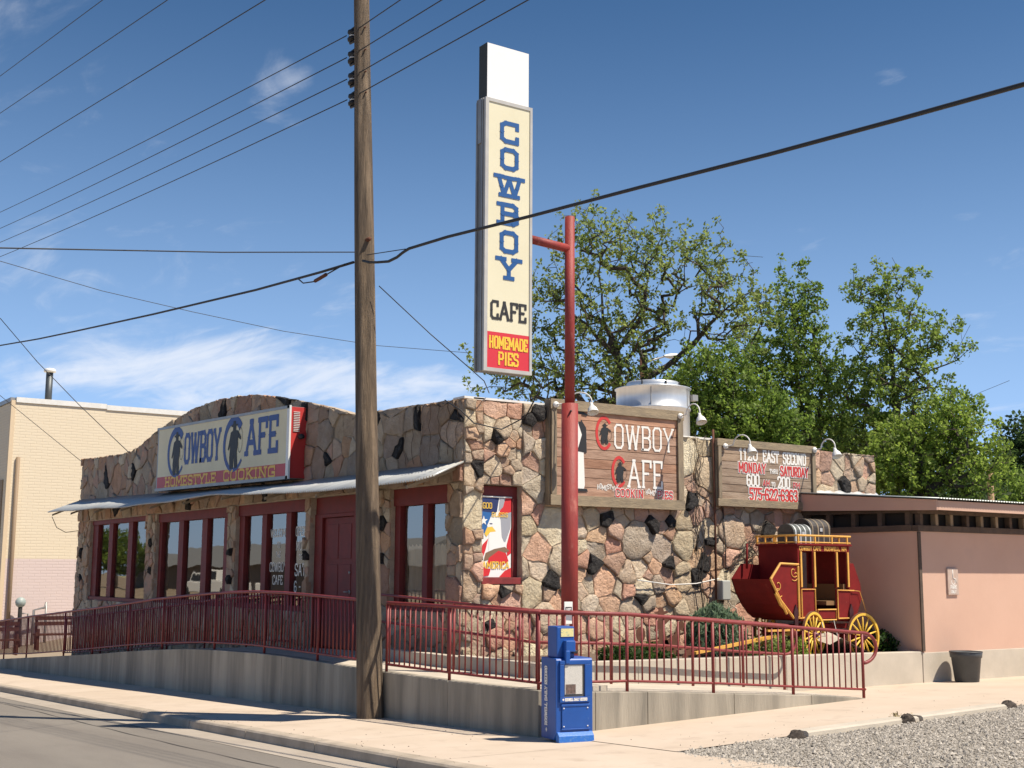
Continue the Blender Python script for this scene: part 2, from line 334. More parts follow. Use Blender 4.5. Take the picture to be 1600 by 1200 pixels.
def lettering(b, txt, h, o, U, V, material, width=None, t=.13, serif=.30, spur=.0, gap=.06, lift=0.0, center=False, wave=0.0, thr=None):
    """paint strokes for txt; o = lower left corner, U/V = unit directions; material sits 'lift' off the board."""
    o = Vector(o); U = Vector(U).normalized(); V = Vector(V).normalized(); Nn = U.cross(V)
    tot = sum(GL[c][0]+gap for c in txt)-gap
    sx = (width/tot) if width else h
    if center: o = o-U*(tot*sx/2)
    x = 0.0; cnt = 0; th = (thr or t)*h/sx if sx else t
    def quad(p0, p1, ww, ext):
        nonlocal cnt
        a = Vector((p0[0]*sx, p0[1]*h)); c = Vector((p1[0]*sx, p1[1]*h)); d = (c-a)
        d = d.normalized() if d.length > 1e-6 else Vector((1, 0)); nrm = Vector((-d.y, d.x))*ww/2; a = a-d*ext; c = c+d*ext
        off = Nn*(lift+.00035*(cnt % 9)); cnt += 1
        b.add([o+U*q.x+V*q.y+off for q in (a-nrm, c-nrm, c+nrm, a+nrm)], [(0, 1, 2, 3)], material)
    for ch in txt:
        w, strokes, serifs, spurs = GL[ch]; yo = math.sin(x*2.2)*wave
        P = lambda p: (p[0]+x, p[1]+yo)
        for st in strokes:
            for p0, p1 in zip(st[:-1], st[1:]): quad(P(p0), P(p1), t*h, t*h*.42)
        if serif:
            for (a, c) in serifs: quad(P((a-serif*.5, c)), P((a+serif*.5, c)), t*h*.9, 0)
        if spur:
            for (a, c) in spurs:
                q = P((a, c)); off = Nn*(lift+.0035); cc = Vector((q[0]*sx, q[1]*h)); r = spur*h
                b.add([o+U*(cc.x+i)+V*(cc.y+j)+off for i, j in ((-r, 0), (0, -r*.75), (r, 0), (0, r*.75))], [(0, 1, 2, 3)], material)
        x += w+gap
def flat(b, pts, o, U, V, material, lift=0.0, s=(1, 1)):
    o = Vector(o); U = Vector(U); V = Vector(V); Nn = U.cross(V)
    b.add([o+U*(p[0]*s[0])+V*(p[1]*s[1])+Nn*lift for p in pts], [tuple(range(len(pts)))], material)
def ring(b, c, rx, ry, w, U, V, material, lift, a0=40, a1=320, n=22, w1=None):
    c = Vector(c); U = Vector(U); V = Vector(V); Nn = U.cross(V); P = []
    for i in range(n+1):
        a = math.radians(a0+(a1-a0)*i/n); k = (w1 if w1 else w)*i/n+w*(1-i/n)
        for rr in (0, k): P.append(c+U*(rx-rr)*math.cos(a)+V*(ry-rr)*math.sin(a)+Nn*lift)
    b.add(P, [(2*i, 2*i+1, 2*i+3, 2*i+2) for i in range(n)], material)
FIG = [(-.20, 0), (-.02, 0), (.0, .30), (.05, 0), (.22, .02), (.16, .34), (.22, .52), (.20, .66), (.36, .60), (.38, .66), (.20, .80), (.08, .82), (.09, .90), (.20, .92),
       (.18, .95), (.08, .95), (.06, 1.02), (-.06, 1.02), (-.09, .95), (-.18, .93), (-.17, .90), (-.08, .89), (-.08, .82), (-.20, .78), (-.28, .56), (-.34, .42), (-.28, .40), (-.20, .50), (-.24, .25)]
def figure(b, o, h, U, V, material, lift):
    o = Vector(o); U = Vector(U); V = Vector(V); Nn = U.cross(V)
    me_v = [o+U*(p[0]*h)+V*(p[1]*h)+Nn*lift for p in FIG]
    b.add(me_v, [tuple(range(len(FIG)))], material)

# ------------------------------------------------------------------ ground
def interp(pts, x):
    pts = sorted(pts)
    if x <= pts[0][0]: return pts[0][1]
    for (a, b), (c, d) in zip(pts[:-1], pts[1:]):
        if x <= c: return b+(d-b)*(x-a)/(c-a)
    return pts[-1][1]
def gz(X, Y):
    Yc = min(max(Y, -30), 75)
    return -0.033*(Yc-12.3)+0.028*min(max(X-8.9, 0), 5.8)
def sheet(name, xs, ys, zf, material, **props):
    b = MB(); nx = len(xs)
    b.add([(x, y, zf(x, y)) for y in ys for x in xs],
          [(j*nx+i, j*nx+i+1, (j+1)*nx+i+1, (j+1)*nx+i) for j in range(len(ys)-1) for i in range(nx-1)], material, True)
    return b.build(name, kind='structure', **props)
lin = lambda a, b, n: [a+(b-a)*i/n for i in range(n+1)]
def gbase(X, Y):
    z = gz(X, Y)-.35
    if X > 9.5: z = max(z, -.5) if Y > 12 else z
    if X < -4: k = min(1, (-4-X)/3); z = z*(1-k)+.28*k
    if Y > 45: z -= 0.0
    return z
sheet('ground', [-700, -300, -120, -60, -30, -16, -7, -4, 2, 6, 9, 15, 20, 30, 60, 120, 300, 700], [-500, -200, -60, -30, -10, 5, 12, 15, 20, 30, 45, 60, 75, 120, 250, 500, 900], gbase, M_dirt)
ROADY = [-30, -10, 0, 6, 10, 12, 14, 16, 18, 20, 23, 26, 30, 35, 40, 50, 60, 75]
sheet('road', [-4, 0, 3, 5.9, 6.32], ROADY, lambda x, y: gz(6, y)-.132, M_asph)
sheet('gutter', [6.24, 6.50, 6.76], ROADY, lambda x, y: gz(6, y)-.128, M_pan)
kerb = thing('kerb', 'long pale concrete kerb between the street and the footpath, shaded on its street side', 'kerb')
joints = [-30, -12, 3, 5.6, 8, 10, 11.92, 13.89, 15.95, 18.0, 20.1, 22.6, 24.76, 27.47, 30.2, 33, 36, 40, 46, 55, 75]
for a, c in zip(joints[:-1], joints[1:]):
    b = MB(); pr = [(6.70, -.16), (6.715, -.03), (6.735, -.008), (6.77, 0.001), (6.90, 0.001)]
    V = []; a2, c2 = a+.008, c-.008
    for yy in (a2, c2): V += [(x, yy, gz(6, yy)+h) for x, h in pr]
    k = len(pr); b.add(V, [(i, i+k, i+k+1, i+1) for i in range(k-1)], M_curb, False)
    b.add([V[i] for i in range(k)], [tuple(range(k))], M_curb); b.add([V[i+k] for i in range(k)], [tuple(range(k-1, -1, -1))], M_curb)
    b.build('kerb_stone', kerb)
# footpath along the street, with scored slabs
sj = [-30, -15, 4, 6.5, 8.9, 11.3, 13.7, 16.1, 18.5, 20.9, 23.3, 25.7, 28.1, 30.5, 33, 36, 40, 46, 55, 75]
fp = MB()
for a, c in zip(sj[:-1], sj[1:]):
    fp.add([(6.905, a+.004, gz(6, a)), (9.1, a+.004, gz(6, a)), (9.1, c-.004, gz(6, c)), (6.905, c-.004, gz(6, c))], [(0, 1, 2, 3)], M_conc)
fp.build('footpath', kind='structure')
sheet('footpath_bed', [6.9, 9.1], ROADY, lambda x, y: gz(6, y)-.012, M_curb)
sheet('side_footpath', lin(9.1, 14.7, 8)+[16, 18, 21, 26, 32], [10.25, 10.9, 11.6, 12.45, 13.3, 14.2], lambda x, y: gz(x, y), M_conc)
sheet('gravel_bed', [8.55]+lin(9.4, 16, 8)+[22, 32], [-2, 2, 5, 7, 8.5, 9.4, 10.25], lambda x, y: gz(x, y)-.02, mat('gravel_ground', (.32, .28, .23), 1, (.42, .38, .32), 20, 1, 60, detail=9))
ge = thing('kerb_edging', 'low worn concrete edging strip between footpath and gravel lot', 'kerb')
for a, c in ((10.95, 12.86), (12.94, 14.6)):
    b = MB(); P = []
    for i in range(9):
        x = a+(c-a)*i/8; z = gz(x, 10.2); w = .012*math.sin(i*2.3)
        P += [(x, 10.12+w, z-.06), (x, 10.13+w, z+.028), (x, 10.16, z+.045), (x, 10.33, z+.045), (x, 10.36, z-.01)]
    b.add(P, [(5*i+j, 5*i+j+5, 5*i+j+6, 5*i+j+1) for i in range(8) for j in range(4)]+[(0, 1, 2, 3, 4), (44, 43, 42, 41, 40)], M_ramp)
    b.build('edging_length', ge)
# loose gravel: small faceted stones
def pebbles(n, xr, yr, name, s0, s1):
    base = np.array([(1, 0, 0), (-1, 0, 0), (0, 1, 0), (0, -1, 0), (0, 0, .7), (0, 0, -.4)], float)
    F = np.array([(0, 2, 4), (2, 1, 4), (1, 3, 4), (3, 0, 4), (2, 0, 5), (1, 2, 5), (3, 1, 5), (0, 3, 5)])
    x = RNG.uniform(*xr, n); y = yr[0]+(yr[1]-yr[0])*RNG.random(n)**.75
    k = (x > 8.62+(y-8.9)*.36) & ~((y > 10.08) & (x > 10.9) & (x < 14.65)); x = x[k]; y = y[k]; n = len(x)
    s = RNG.uniform(s0, s1, n)*(1+.8*(RNG.random(n) < .08)); a = RNG.uniform(0, 6.28, n)
    V = base[None]*(1+RNG.uniform(-.35, .35, (n, 6, 3)))*s[:, None, None]
    ca, sa = np.cos(a)[:, None], np.sin(a)[:, None]
    X = V[..., 0]*ca-V[..., 1]*sa; Y = V[..., 0]*sa+V[..., 1]*ca
    Z = V[..., 2]+np.array([gz(p, q) for p, q in zip(x, y)])[:, None]-.016+s[:, None]*.35
    V = np.stack([X+x[:, None], Y+y[:, None], Z], -1).reshape(-1, 3)
    FF = (F[None]+6*np.arange(n)[:, None, None]).reshape(-1, 3)
    me = bpy.data.meshes.new(name); me.from_pydata(V.tolist(), [], FF.tolist())
    me.materials.append(mat('gravel_stone', (.43, .39, .335), .9, (.27, .24, .20), 30, island=.38, fac=(.3, .7)))
    o = bpy.data.objects.new(name, me); COL.objects.link(o); o['kind'] = 'stuff'
    o['label'] = 'loose grey gravel of the parking lot beside the footpath'; o['category'] = 'gravel'; return o
pebbles(62000, (8.6, 20), (5.6, 10.30), 'gravel', .009, .018)

b = MB()
for x0_, w_, amp in ((5.80, .016, .05), (3.1, .012, .12)):
    P = []
    for i in range(140):
        y = 2+i*.35; x = x0_+amp*math.sin(y*.31)+.012*math.sin(y*3.1); z = gz(6, y)-.1275; P += [(x-w_*.5, y, z), (x+w_*(.4+.3*math.sin(i)), y, z)]
    b.add(P, [(2*i, 2*i+1, 2*i+3, 2*i+2) for i in range(139)], mat('tar_seam', (.035, .032, .03), .8))
b.build('road_seam', kind='structure')
b = MB()
for k in range(230):
    x = random.uniform(6.8, 9.0) if k < 120 else random.uniform(9, 17); y = random.uniform(7, 20) if k < 120 else random.choice((random.uniform(10.3, 10.7), random.uniform(10.3, 13.5))); 
    if k < 120 and random.random() < .6: x = 6.8+abs(random.gauss(0, .12))
    s = random.uniform(.004, .012); z = (gz(6, y) if k < 120 else gz(x, y))
    a = [random.uniform(.6, 1.3)*s for _ in range(4)]
    b.add([(x-a[0], y, z), (x, y-a[1], z), (x+a[2], y, z), (x, y+a[3], z), (x, y, z+s*.8)], [(0, 1, 4), (1, 2, 4), (2, 3, 4), (3, 0, 4)], M_barn)
o = b.build('grit', kind='stuff', label='scattered grit and dry leaf bits on the footpath', category='grit')

# ------------------------------------------------------------------ ramp, retaining wall, planter wall
WT = [(12.45, .53), (14.5, .50), (16.9, .50), (18.4, .52), (19.75, .53), (20.8, .52), (22.9, .47), (24.2, .42), (25.7, .33), (28.0, .17), (30.0, .01), (32.7, -.18), (36.5, -.44), (39.4, -.64)]
RT = [(8.9, .53), (9.75, .475), (10.58, .44), (12.07, .345), (13.54, .255), (14.66, .16)]
rw = thing('retaining_wall', 'stained concrete retaining wall under the red ramp railing', 'wall')
for (a, za), (c, zc) in zip(WT[:-1], WT[1:]):
    b = MB(); a2 = a+(.006 if a > 12.5 else 0)
    b.hexa([(8.9, a2, gz(6, a)-.1), (9.1, a2, gz(6, a)-.1), (9.1, c, gz(6, c)-.1), (8.9, c, gz(6, c)-.1)],
           [(8.9, a2, za), (9.1, a2, za), (9.1, c, zc), (8.9, c, zc)], M_ret)
    b.build('concrete_panel', rw, bevel=.008)
for (a, za), (c, zc) in zip(RT[:-1], RT[1:]):
    b = MB(); a2 = max(a, 9.1)+.006; za2 = interp(RT, a2)
    b.hexa([(a2, 12.45, gz(a, 12.4)-.1), (c, 12.45, gz(c, 12.4)-.1), (c, 12.65, gz(c, 12.6)-.1), (a2, 12.65, gz(a, 12.6)-.1)],
           [(a2, 12.45, za2), (c, 12.45, zc), (c, 12.65, zc), (a2, 12.65, za2)], M_ret)
    b.build('concrete_panel', rw, bevel=.008)
b = MB()
for (a, za), (c, zc) in zip(WT[:-1], WT[1:]):
    x1 = 10.1 if c <= 18.5 else 10.75
    if a < 12.65: a = 12.652
    b.hexa([(9.1, a, -1.4), (x1, a, -1.4), (x1, c, -1.4), (9.1, c, -1.4)], [(9.1, a, za-.004), (x1, a, za-.004), (x1, c, zc-.004), (9.1, c, zc-.004)], M_ramp)
for (a, za), (c, zc) in zip(RT[:-1], RT[1:]):
    a2 = max(a, 10.1)
    if a2 >= c: continue
    za2 = interp(RT, a2)
    b.hexa([(a2, 12.65, -1.2), (c, 12.65, -1.2), (c, 14.2, -1.2), (a2, 14.2, -1.2)], [(a2, 12.65, za2-.004), (c, 12.65, zc-.004), (c, 14.2, zc-.004), (a2, 14.2, za2-.004)], M_ramp)
b.build('access_ramp', kind='structure')
pw = thing('planter_wall', 'low pale concrete planter wall behind the ramp, below the stagecoach', 'wall')
PW = [10.1, 11.9, 13.4, 14.9, 16.5, 18.19]
for a, c in zip(PW[:-1], PW[1:]):
    f = lambda x: .70-.010*(x-10.1); g = lambda x: -.3
    b = MB(); b.hexa([(a+.005, 14.2, g(a)), (c, 14.2, g(c)), (c, 14.38, g(c)), (a+.005, 14.38, g(a))], [(a+.005, 14.2, f(a)), (c, 14.2, f(c)), (c, 14.38, f(c)), (a+.005, 14.38, f(a))], M_ramp)
    b.build('concrete_panel', pw, bevel=.012)
for a, c in ((14.385, 16.2), (16.2, 18.5)):
    b = MB(); b.box((10.1, a, 0), (10.28, c-.006, .70 if a < 16 else .68), M_ramp); b.build('concrete_panel', pw, bevel=.012)
b = MB(); b.box((10.28, 14.38, 0), (18.19, 16.87, .60), M_soil); b.box((10.28, 16.87, 0), (10.62, 18.5, .60), M_soil)
b.build('planter_bed', kind='structure')
b = MB()
V = []; F = []; nx, ny = 14, 8
for j in range(ny+1):
    for i in range(nx+1):
        x = 16.15+1.25*i/nx; y = 14.42+1.5*j/ny; u = i/nx; v = j/ny
        V.append((x, y, .55+.46*max(0, (1-abs(u-.22)*1.25))**1.2*math.sin(math.pi*min(1, .25+v*.6))+.01*random.random()))
b.add(V, [(j*(nx+1)+i, j*(nx+1)+i+1, (j+1)*(nx+1)+i+1, (j+1)*(nx+1)+i) for j in range(ny) for i in range(nx)], mat('pale_sand', (.50, .44, .36), 1, (.42, .37, .30), 9, .5, 40), True)
b.build('sand_mound', kind='structure')

# ------------------------------------------------------------------ stone cafe
cafe = thing('stone_cafe', 'single storey cafe building clad in mixed pink, cream and black rubble stones', 'building')
PROF = [(16.87, 4.64), (19.5, 4.72), (20.6, 4.76), (22.1, 5.10), (23.9, 5.45), (25.3, 5.66), (26.3, 5.75), (27.9, 5.79), (29.1, 5.74), (31.5, 5.45), (33.3, 5.08), (34.2, 5.05), (38.1, 5.18)]
RPROF = [(10.6, 4.64), (14.9, 4.66), (14.95, 4.33), (20.32, 4.27)]
OPEN = [(17.31, 19.20, 1.28), (19.66, 22.40, .40), (22.60, 26.10, 1.15), (26.56, 31.27, 1.15), (32.0, 36.93, 1.10)]   # along the street side: y0, y1, sill
b = MB()
def fbox(y0, y1, z0, z1): b.box((10.604, y0, z0), (10.95, y1, z1), M_mortar)
ys = [16.872]+[v for o in OPEN for v in o[:2]]+[38.1]
for i in range(0, len(ys), 2): fbox(ys[i], ys[i+1], -1.5, 3.32)
for y0, y1, sl_ in OPEN: fbox(y0+.001, y1-.001, -1.5, sl_)
b.prism([(10.604, y, z-.02) for y, z in PROF]+[(10.604, 38.1, 3.321), (10.604, 16.87, 3.321)], (.346, 0, 0), M_mortar)
def rbox(x0, x1, z0, z1): b.box((x0, 16.876, z0), (x1, 17.2, z1), M_mortar)
rbox(10.951, 10.96, .2, 3.3); rbox(11.71, 20.32, .2, 3.3); rbox(10.961, 11.709, .2, 1.72)
b.prism([(x, 16.876, z-.02) for x, z in [(10.951, 4.64)]+RPROF[1:]]+[(20.32, 16.876, 3.301), (10.951, 16.876, 3.301)], (0, .324, 0), M_mortar)
b.box((10.96, 17.21, 4.05), (20.3, 38.05, 4.15), M_conc); b.box((20.0, 17.21, -.5), (20.3, 38.0, 4.04), M_mortar); b.box((10.96, 37.8, -1.5), (19.99, 38.1, 4.04), M_mortar)
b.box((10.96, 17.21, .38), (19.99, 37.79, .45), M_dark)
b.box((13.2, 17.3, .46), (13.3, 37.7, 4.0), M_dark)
b.build('wall', cafe)

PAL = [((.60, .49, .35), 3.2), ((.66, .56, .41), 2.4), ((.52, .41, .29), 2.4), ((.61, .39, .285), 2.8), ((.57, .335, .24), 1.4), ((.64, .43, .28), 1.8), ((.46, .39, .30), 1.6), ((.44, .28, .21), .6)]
PAL_SHADE = [((.42, .33, .24), 3), ((.37, .30, .23), 3), ((.35, .25, .185), 2), ((.48, .38, .28), 1.6), ((.42, .25, .175), 1.2), ((.50, .31, .19), .9)]  # same rubble on the street side, its shade put into darker, browner colours
def pick(p):
    r = random.random()*sum(w for _, w in p)
    for c, w in p:
        r -= w
        if r <= 0: break
    k = random.uniform(1.06, 1.36); return tuple(min(1, v*k*random.uniform(.97, 1.03)) for v in c)
def clip(poly, nx, ny, d):                     # keep points with nx*x+ny*y <= d
    out = []
    for i in range(len(poly)):
        p, q = poly[i], poly[(i+1) % len(poly)]
        a = nx*p[0]+ny*p[1]-d; c = nx*q[0]+ny*q[1]-d
        if a <= 0: out.append(p)
        if (a < 0) != (c < 0) and abs(a-c) > 1e-12:
            t = a/(a-c); out.append((p[0]+(q[0]-p[0])*t, p[1]+(q[1]-p[1])*t))
    return out
def area(p): return abs(sum(p[i][0]*p[(i+1) % len(p)][1]-p[(i+1) % len(p)][0]*p[i][1] for i in range(len(p))))/2
STONES = []; LV = .083
def stones(regions, top, rmin, lavas, pal, to3, dist, keepout=(), aspect=1.15):
    """irregular fieldstones: one polygon per seed, shrunk to leave a mortar joint, pushed out by its own depth"""
    for (u0, u1, v0, v1) in regions:
        seeds = [(u, v, LV) for u, v in lavas if u0 < u < u1 and v0 < v < v1]
        tries = 0
        while tries < 2600:
            tries += 1
            u = random.uniform(u0, u1); v = random.uniform(v0, min(v1, 9)); r = rmin*random.choice((.42, .58, .8, 1.1, 1.5))
            if v > top(u)-.04: continue
            if any(((u-a)/aspect)**2+(v-c)**2 < ((r*.5+k*.95)*(.8 if k == LV else 1))**2 for a, c, k in seeds): continue
            if any(a < u < c and e < v < f for a, c, e, f in keepout): continue
            seeds.append((u, v, r*.5))
        for i, (u, v, ri) in enumerate(seeds):
            lava = ri == LV
            P = [(u0, v0), (u1, v0), (u1, v1+.3), (u0, v1+.3)]; g = .0065
            P = [(u0+g*.3, v0+g*.3), (u1-g*.3, v0+g*.3), (u1-g*.3, v1+.0), (u0+g*.3, v1+.0)]
            for j, (a, c, k2) in enumerate(seeds):
                if j == i: continue
                dx, dy = a-u, c-v; L = math.hypot(dx, dy)
                if L > 2.2: continue
                w = min(.85, max(.15, (L*L+(ri*ri-k2*k2)*1.6)/(2*L*L)))
                dx /= L; dy /= L
                P = clip(P, dx, dy, dx*u+dy*v+L*w-g)
                if len(P) < 3: break
            if len(P) < 3 or area(P) < .012: continue
            Q = []
            for q in range(len(P)):
                a, c = P[q], P[(q+1) % len(P)]; L = math.hypot(c[0]-a[0], c[1]-a[1]); n = max(1, min(5, int(L/.09)))
                for s in range(n):
                    t = s/n; j = .014 if s else .004
                    
                    x, y = a[0]+(c[0]-a[0])*t, a[1]+(c[1]-a[1])*t
                    if s: x += random.gauss(0, .007); y += random.gauss(0, .007)
                    if s or True: x += (u-x)*abs(random.gauss(0, j))*2.2; y += (v-y)*abs(random.gauss(0, j))*2.2
                    Q.append((x, y))
            Q = [(x, min(y, top(x)+random.uniform(-.015, .02))) for x, y in Q]
            cu = sum(p[0] for p in Q)/len(Q); cv = sum(p[1] for p in Q)/len(Q)
            if area(Q) < .01: continue
            STONES.append((Q, cu, cv, lava, pick(pal), to3, dist, area(Q)))
fr = lambda u, v, n: (10.6-n, u, v)
rg = lambda u, v, n: (u, 16.87-n, v)
lavF = [(35.58, 4.48), (33.13, 4.54), (27.0, 5.5), (21.71, 4.02), (23.55, 5.3), (22.69, 5.0), (20.15, 4.11), (19.77, 4.5), (17.13, 4.35), (19.04, 3.97), (18.3, 4.5), (31.6, 1.9), (31.6, 2.6), (37.6, 1.7), (37.6, 2.4), (26.3, 1.75), (26.32, 2.3), (22.5, 2.2), (19.4, 2.75), (19.45, 2.1), (34.5, 3.5), (29.0, 3.5), (24.6, 3.5)]
lavR = [(11.21, 4.08), (11.86, 4.38), (12.0, 4.5), (10.85, 3.55), (13.15, 2.06), (14.83, 2.12), (14.26, 1.5), (15.83, 2.5), (15.52, 1.8), (15.68, 2.12), (11.41, 1.60), (12.25, 1.75), (19.45, 3.62), (17.26, 2.79), (14.5, 2.78), (14.84, 2.84), (13.4, 2.86), (11.12, 1.1), (15.4, 3.2), (17.6, 2.2)]
topF = lambda u: interp(PROF, u)
topR = lambda u: interp(RPROF, u)
fy = [16.87]+[v for o in OPEN for v in o[:2]]+[38.1]
regs = [(fy[i], fy[i+1], (-.6 if fy[i] > 22 else .45), 3.32) for i in range(0, len(fy), 2)]
regs += [(o[0], o[1], (-.5 if o[0] > 22 else .5), o[2]) for o in OPEN if o[0] != 19.66]
stones([(16.87, 38.1, 3.34, 6.0)], topF, .43, lavF, PAL_SHADE, fr, 1, keepout=[(23.1, 29.9, 3.95, 5.0)], aspect=1.25)
stones(regs, lambda u: 9, .34, lavF, PAL_SHADE, fr, 1)
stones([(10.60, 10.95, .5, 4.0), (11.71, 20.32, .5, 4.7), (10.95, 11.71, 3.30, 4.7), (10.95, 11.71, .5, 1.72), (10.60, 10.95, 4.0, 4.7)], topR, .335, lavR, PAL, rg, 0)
def stone_mesh(b, Q, cu, cv, lava, to3, material):
    n = len(Q); h = random.choice((.008, .014, .02, .03, .045, .06))+(.04 if lava else 0); V = []
    rough = .026 if lava else .013
    for k, sc_, d in ((0, 1.0, -.05), (1, 1.0, h*.8), (2, .97 if not lava else .88, h), (3, .6, h*1.04)):
        for (x, y) in Q:
            j = (random.uniform(-rough, rough) if k > 1 else 0)
            V.append(to3(cu+(x-cu)*sc_, cv+(y-cv)*sc_, d+j))
    V.append(to3(cu, cv, h*1.12+random.uniform(-rough, rough)))
    F = []
    for k in range(3):
        for i in range(n): F.append((k*n+i, k*n+(i+1) % n, (k+1)*n+(i+1) % n, (k+1)*n+i))
    for i in range(n): F.append((3*n+i, 3*n+(i+1) % n, 4*n))
    o = len(b.v); b.v += V; mi = b.m(material)
    for q, f in enumerate(F): b.f.append(tuple(i+o for i in f)); b.mi.append(mi); b.sm.append(q >= 2*n)
def screen_size(s):
    u, v = s[1], s[2]; p = Vector(s[5](u, v, 0)); d = (p-Vector((0, 0, 1.9))); return s[7]*(abs(d.y if s[6] == 0 else d.x))/d.length**3
STONES.sort(key=screen_size, reverse=True)
rest = MB()
for i, (Q, cu, cv, lava, col, to3, d, ar) in enumerate(STONES):
    if to3 is rg and area(Q): Q = Q if sum(Q[k][0]*Q[(k+1) % len(Q)][1]-Q[(k+1) % len(Q)][0]*Q[k][1] for k in range(len(Q))) > 0 else Q[::-1]
    if to3 is fr: Q = Q[::-1] if sum(Q[k][0]*Q[(k+1) % len(Q)][1]-Q[(k+1) % len(Q)][0]*Q[k][1] for k in range(len(Q))) > 0 else Q
    if i < 300:
        b = MB(); stone_mesh(b, Q, cu, cv, lava, to3, M_lava if lava else M_stone)
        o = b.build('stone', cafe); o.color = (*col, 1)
        if lava: o['label'] = 'black lava rock'
    else:
        mm = M_lava if lava else mat('rubble_%d' % (i % 7), PAL_SHADE[i % 6][0] if to3 is fr else PAL[i % 8][0], .93, PAL_SHADE[(i+1) % 6][0], 3, 1, 17, bdist=.05)
        stone_mesh(rest, Q, cu, cv, lava, to3, mm)
rest.build('rubble', cafe, kind='stuff')
print('stones', len(STONES))
# white metal coping on the parapets
b = MB(); b.prism([(10.62, 16.9, 4.665), (14.9, 16.9, 4.675), (14.9, 16.9, 4.71), (10.62, 16.9, 4.70)], (0, .34, 0), M_white); b.build('coping', cafe)
b = MB(); b.prism([(14.96, 16.92, 4.335), (18.4, 16.92, 4.31), (18.4, 16.92, 4.345), (14.96, 16.92, 4.37)], (0, .34, 0), M_white); b.build('coping', cafe)
b = MB(); b.prism([(10.8, 16.9, 4.655), (10.8, 19.5, 4.755), (10.8, 19.5, 4.79), (10.8, 16.9, 4.69)], (.2, 0, 0), M_white); b.build('coping', cafe)

# windows on the street side
def window(y0, y1, z0, head, mull, mw_=.13, zh=3.32, jl=.28, jr=.12):
    f = MB(); x0, x1 = 10.68, 10.80
    f.box((x0-.03, y0, head), (x1, y1, zh), M_redwood)
    f.box((x0, y1-jl, z0+.1), (x1, y1, head), M_redwood); f.box((x0, y0, z0+.1), (x1, y0+jr, head), M_redwood)
    w = f.build('window', cafe, bevel=.006)
    s = MB(); s.box((x0-.06, y0, z0), (x1, y1, z0+.1), M_redwood); s.build('sill', w, bevel=.006)
    ed = [y0+jr]; 
    for m_ in sorted(mull):
        k = MB(); k.box((x0+.004, m_-mw_/2, z0+.1), (x1-.004, m_+mw_/2, head), M_redwood); k.build('mullion', w, bevel=.005)
        ed += [m_-mw_/2, m_+mw_/2]
    ed.append(y1-jl)
    for i in range(0, len(ed), 2):
        k = MB(); k.add([(10.755, ed[i], z0+.1), (10.755, ed[i], head), (10.755, ed[i+1], head), (10.755, ed[i+1], z0+.1)], [(0, 3, 2, 1)], M_glass)
        k.build('pane', w)
    return w
w4 = window(17.31, 19.20, 1.28, 3.03, [18.18], .17, jl=.18, jr=.16)
w3 = window(22.60, 26.10, 1.15, 3.09, [23.58, 24.78], .24, jl=.28, jr=.14)
w2 = window(26.56, 31.27, 1.15, 3.11, [28.18, 29.73], .33, jl=.20, jr=.42)
w1 = window(32.00, 36.93, 1.10, 3.20, [33.57, 35.27], .36, jl=.48, jr=.22)
M_curt = mat('curtain_cloth', (.82, .70, .55), .95, (.66, .55, .42), 2, stretch=(1, 6, .05), trans=.3)
b = MB(); V = []; n = 110
for i in range(n+1):
    y = 17.42+1.48*i/n; t = i/n
    for zq, k in ((1.45, .03), (1.9, .022), (2.36+.02*math.sin(i*.7), .012)): V.append((10.80+k*.6*math.sin(i*.74), y+.02*math.sin(zq*6+i*.05)*t, zq))
b.add(V, [(3*i+j, 3*i+3+j, 3*i+4+j, 3*i+1+j) for i in range(n) for j in range(2)], M_curt, True)
tag(b.build('curtain'), 'striped cream cafe curtain across the lower half of the window nearest the corner', 'curtain')
UY, VZ = Vector((0, -1, 0)), Vector((0, 0, 1))
for s_, y_, zz_, hh in (('WELCOME', 24.18, 2.62, .15), ('TO', 24.18, 2.40, .11), ('THE', 24.18, 2.20, .11), ('COWBOY', 24.18, 1.92, .17), ('CAFE', 24.18, 1.66, .17),
                        ('OPEN', 23.12, 2.62, .17), ('MON', 23.12, 2.34, .17), ('TO', 23.12, 2.15, .10), ('SAT', 23.12, 1.84, .22), ('6 - 2', 23.12, 1.52, .20)):
    b = MB(); lettering(b, s_, hh, (10.752, y_, zz_), UY, VZ, M_whitep, t=.13, serif=0, center=True); b.build('painted_lettering', w3)
# door
d = MB(); d.box((10.80, 19.66, .45), (10.86, 22.40, 3.32), M_redwood); d.box((10.72, 19.66, 3.0), (10.80, 22.40, 3.32), M_redwood)
d.box((10.70, 22.08, .5), (10.80, 22.40, 3.0), M_redwood); d.box((10.70, 20.62, .5), (10.80, 20.78, 3.0), M_redwood)
d.box((10.70, 22.081-1.30, 2.93), (10.80, 22.079, 2.999), M_redwood)
for z_ in (.9, 1.3, 1.7, 2.1, 2.5): d.box((10.78, 19.68, z_), (10.80, 20.6, z_+.36), M_redwood)
dr = d.build('door', cafe, bevel=.006)
d = MB(); d.box((10.755, 20.80, .53), (10.795, 22.06, 2.92), M_redwood)
for z0_, z1_ in ((.7, 1.35), (1.45, 2.05), (2.15, 2.8)):
    for q0, q1 in ((20.95, 21.38), (21.48, 21.9)): d.box((10.745, q0, z0_), (10.756, q1, z1_), M_redwood)
d.build('door_leaf', dr, bevel=.008)
h = MB(); h.lathe((10.745, 20.97, 1.55), [(.0, -.012), (.034, -.010), (.034, .0)], M_frame, 14, 'X'); h.tube([(10.73, 20.97, 1.55), (10.69, 20.97, 1.55), (10.685, 21.09, 1.55)], .011, M_frame, 8); h.build('door_handle', dr)
h = MB(); h.lathe((10.745, 20.98, 1.90), [(.0, -.02), (.026, -.016), (.026, .0)], M_frame, 14, 'X'); h.build('door_lock', dr)
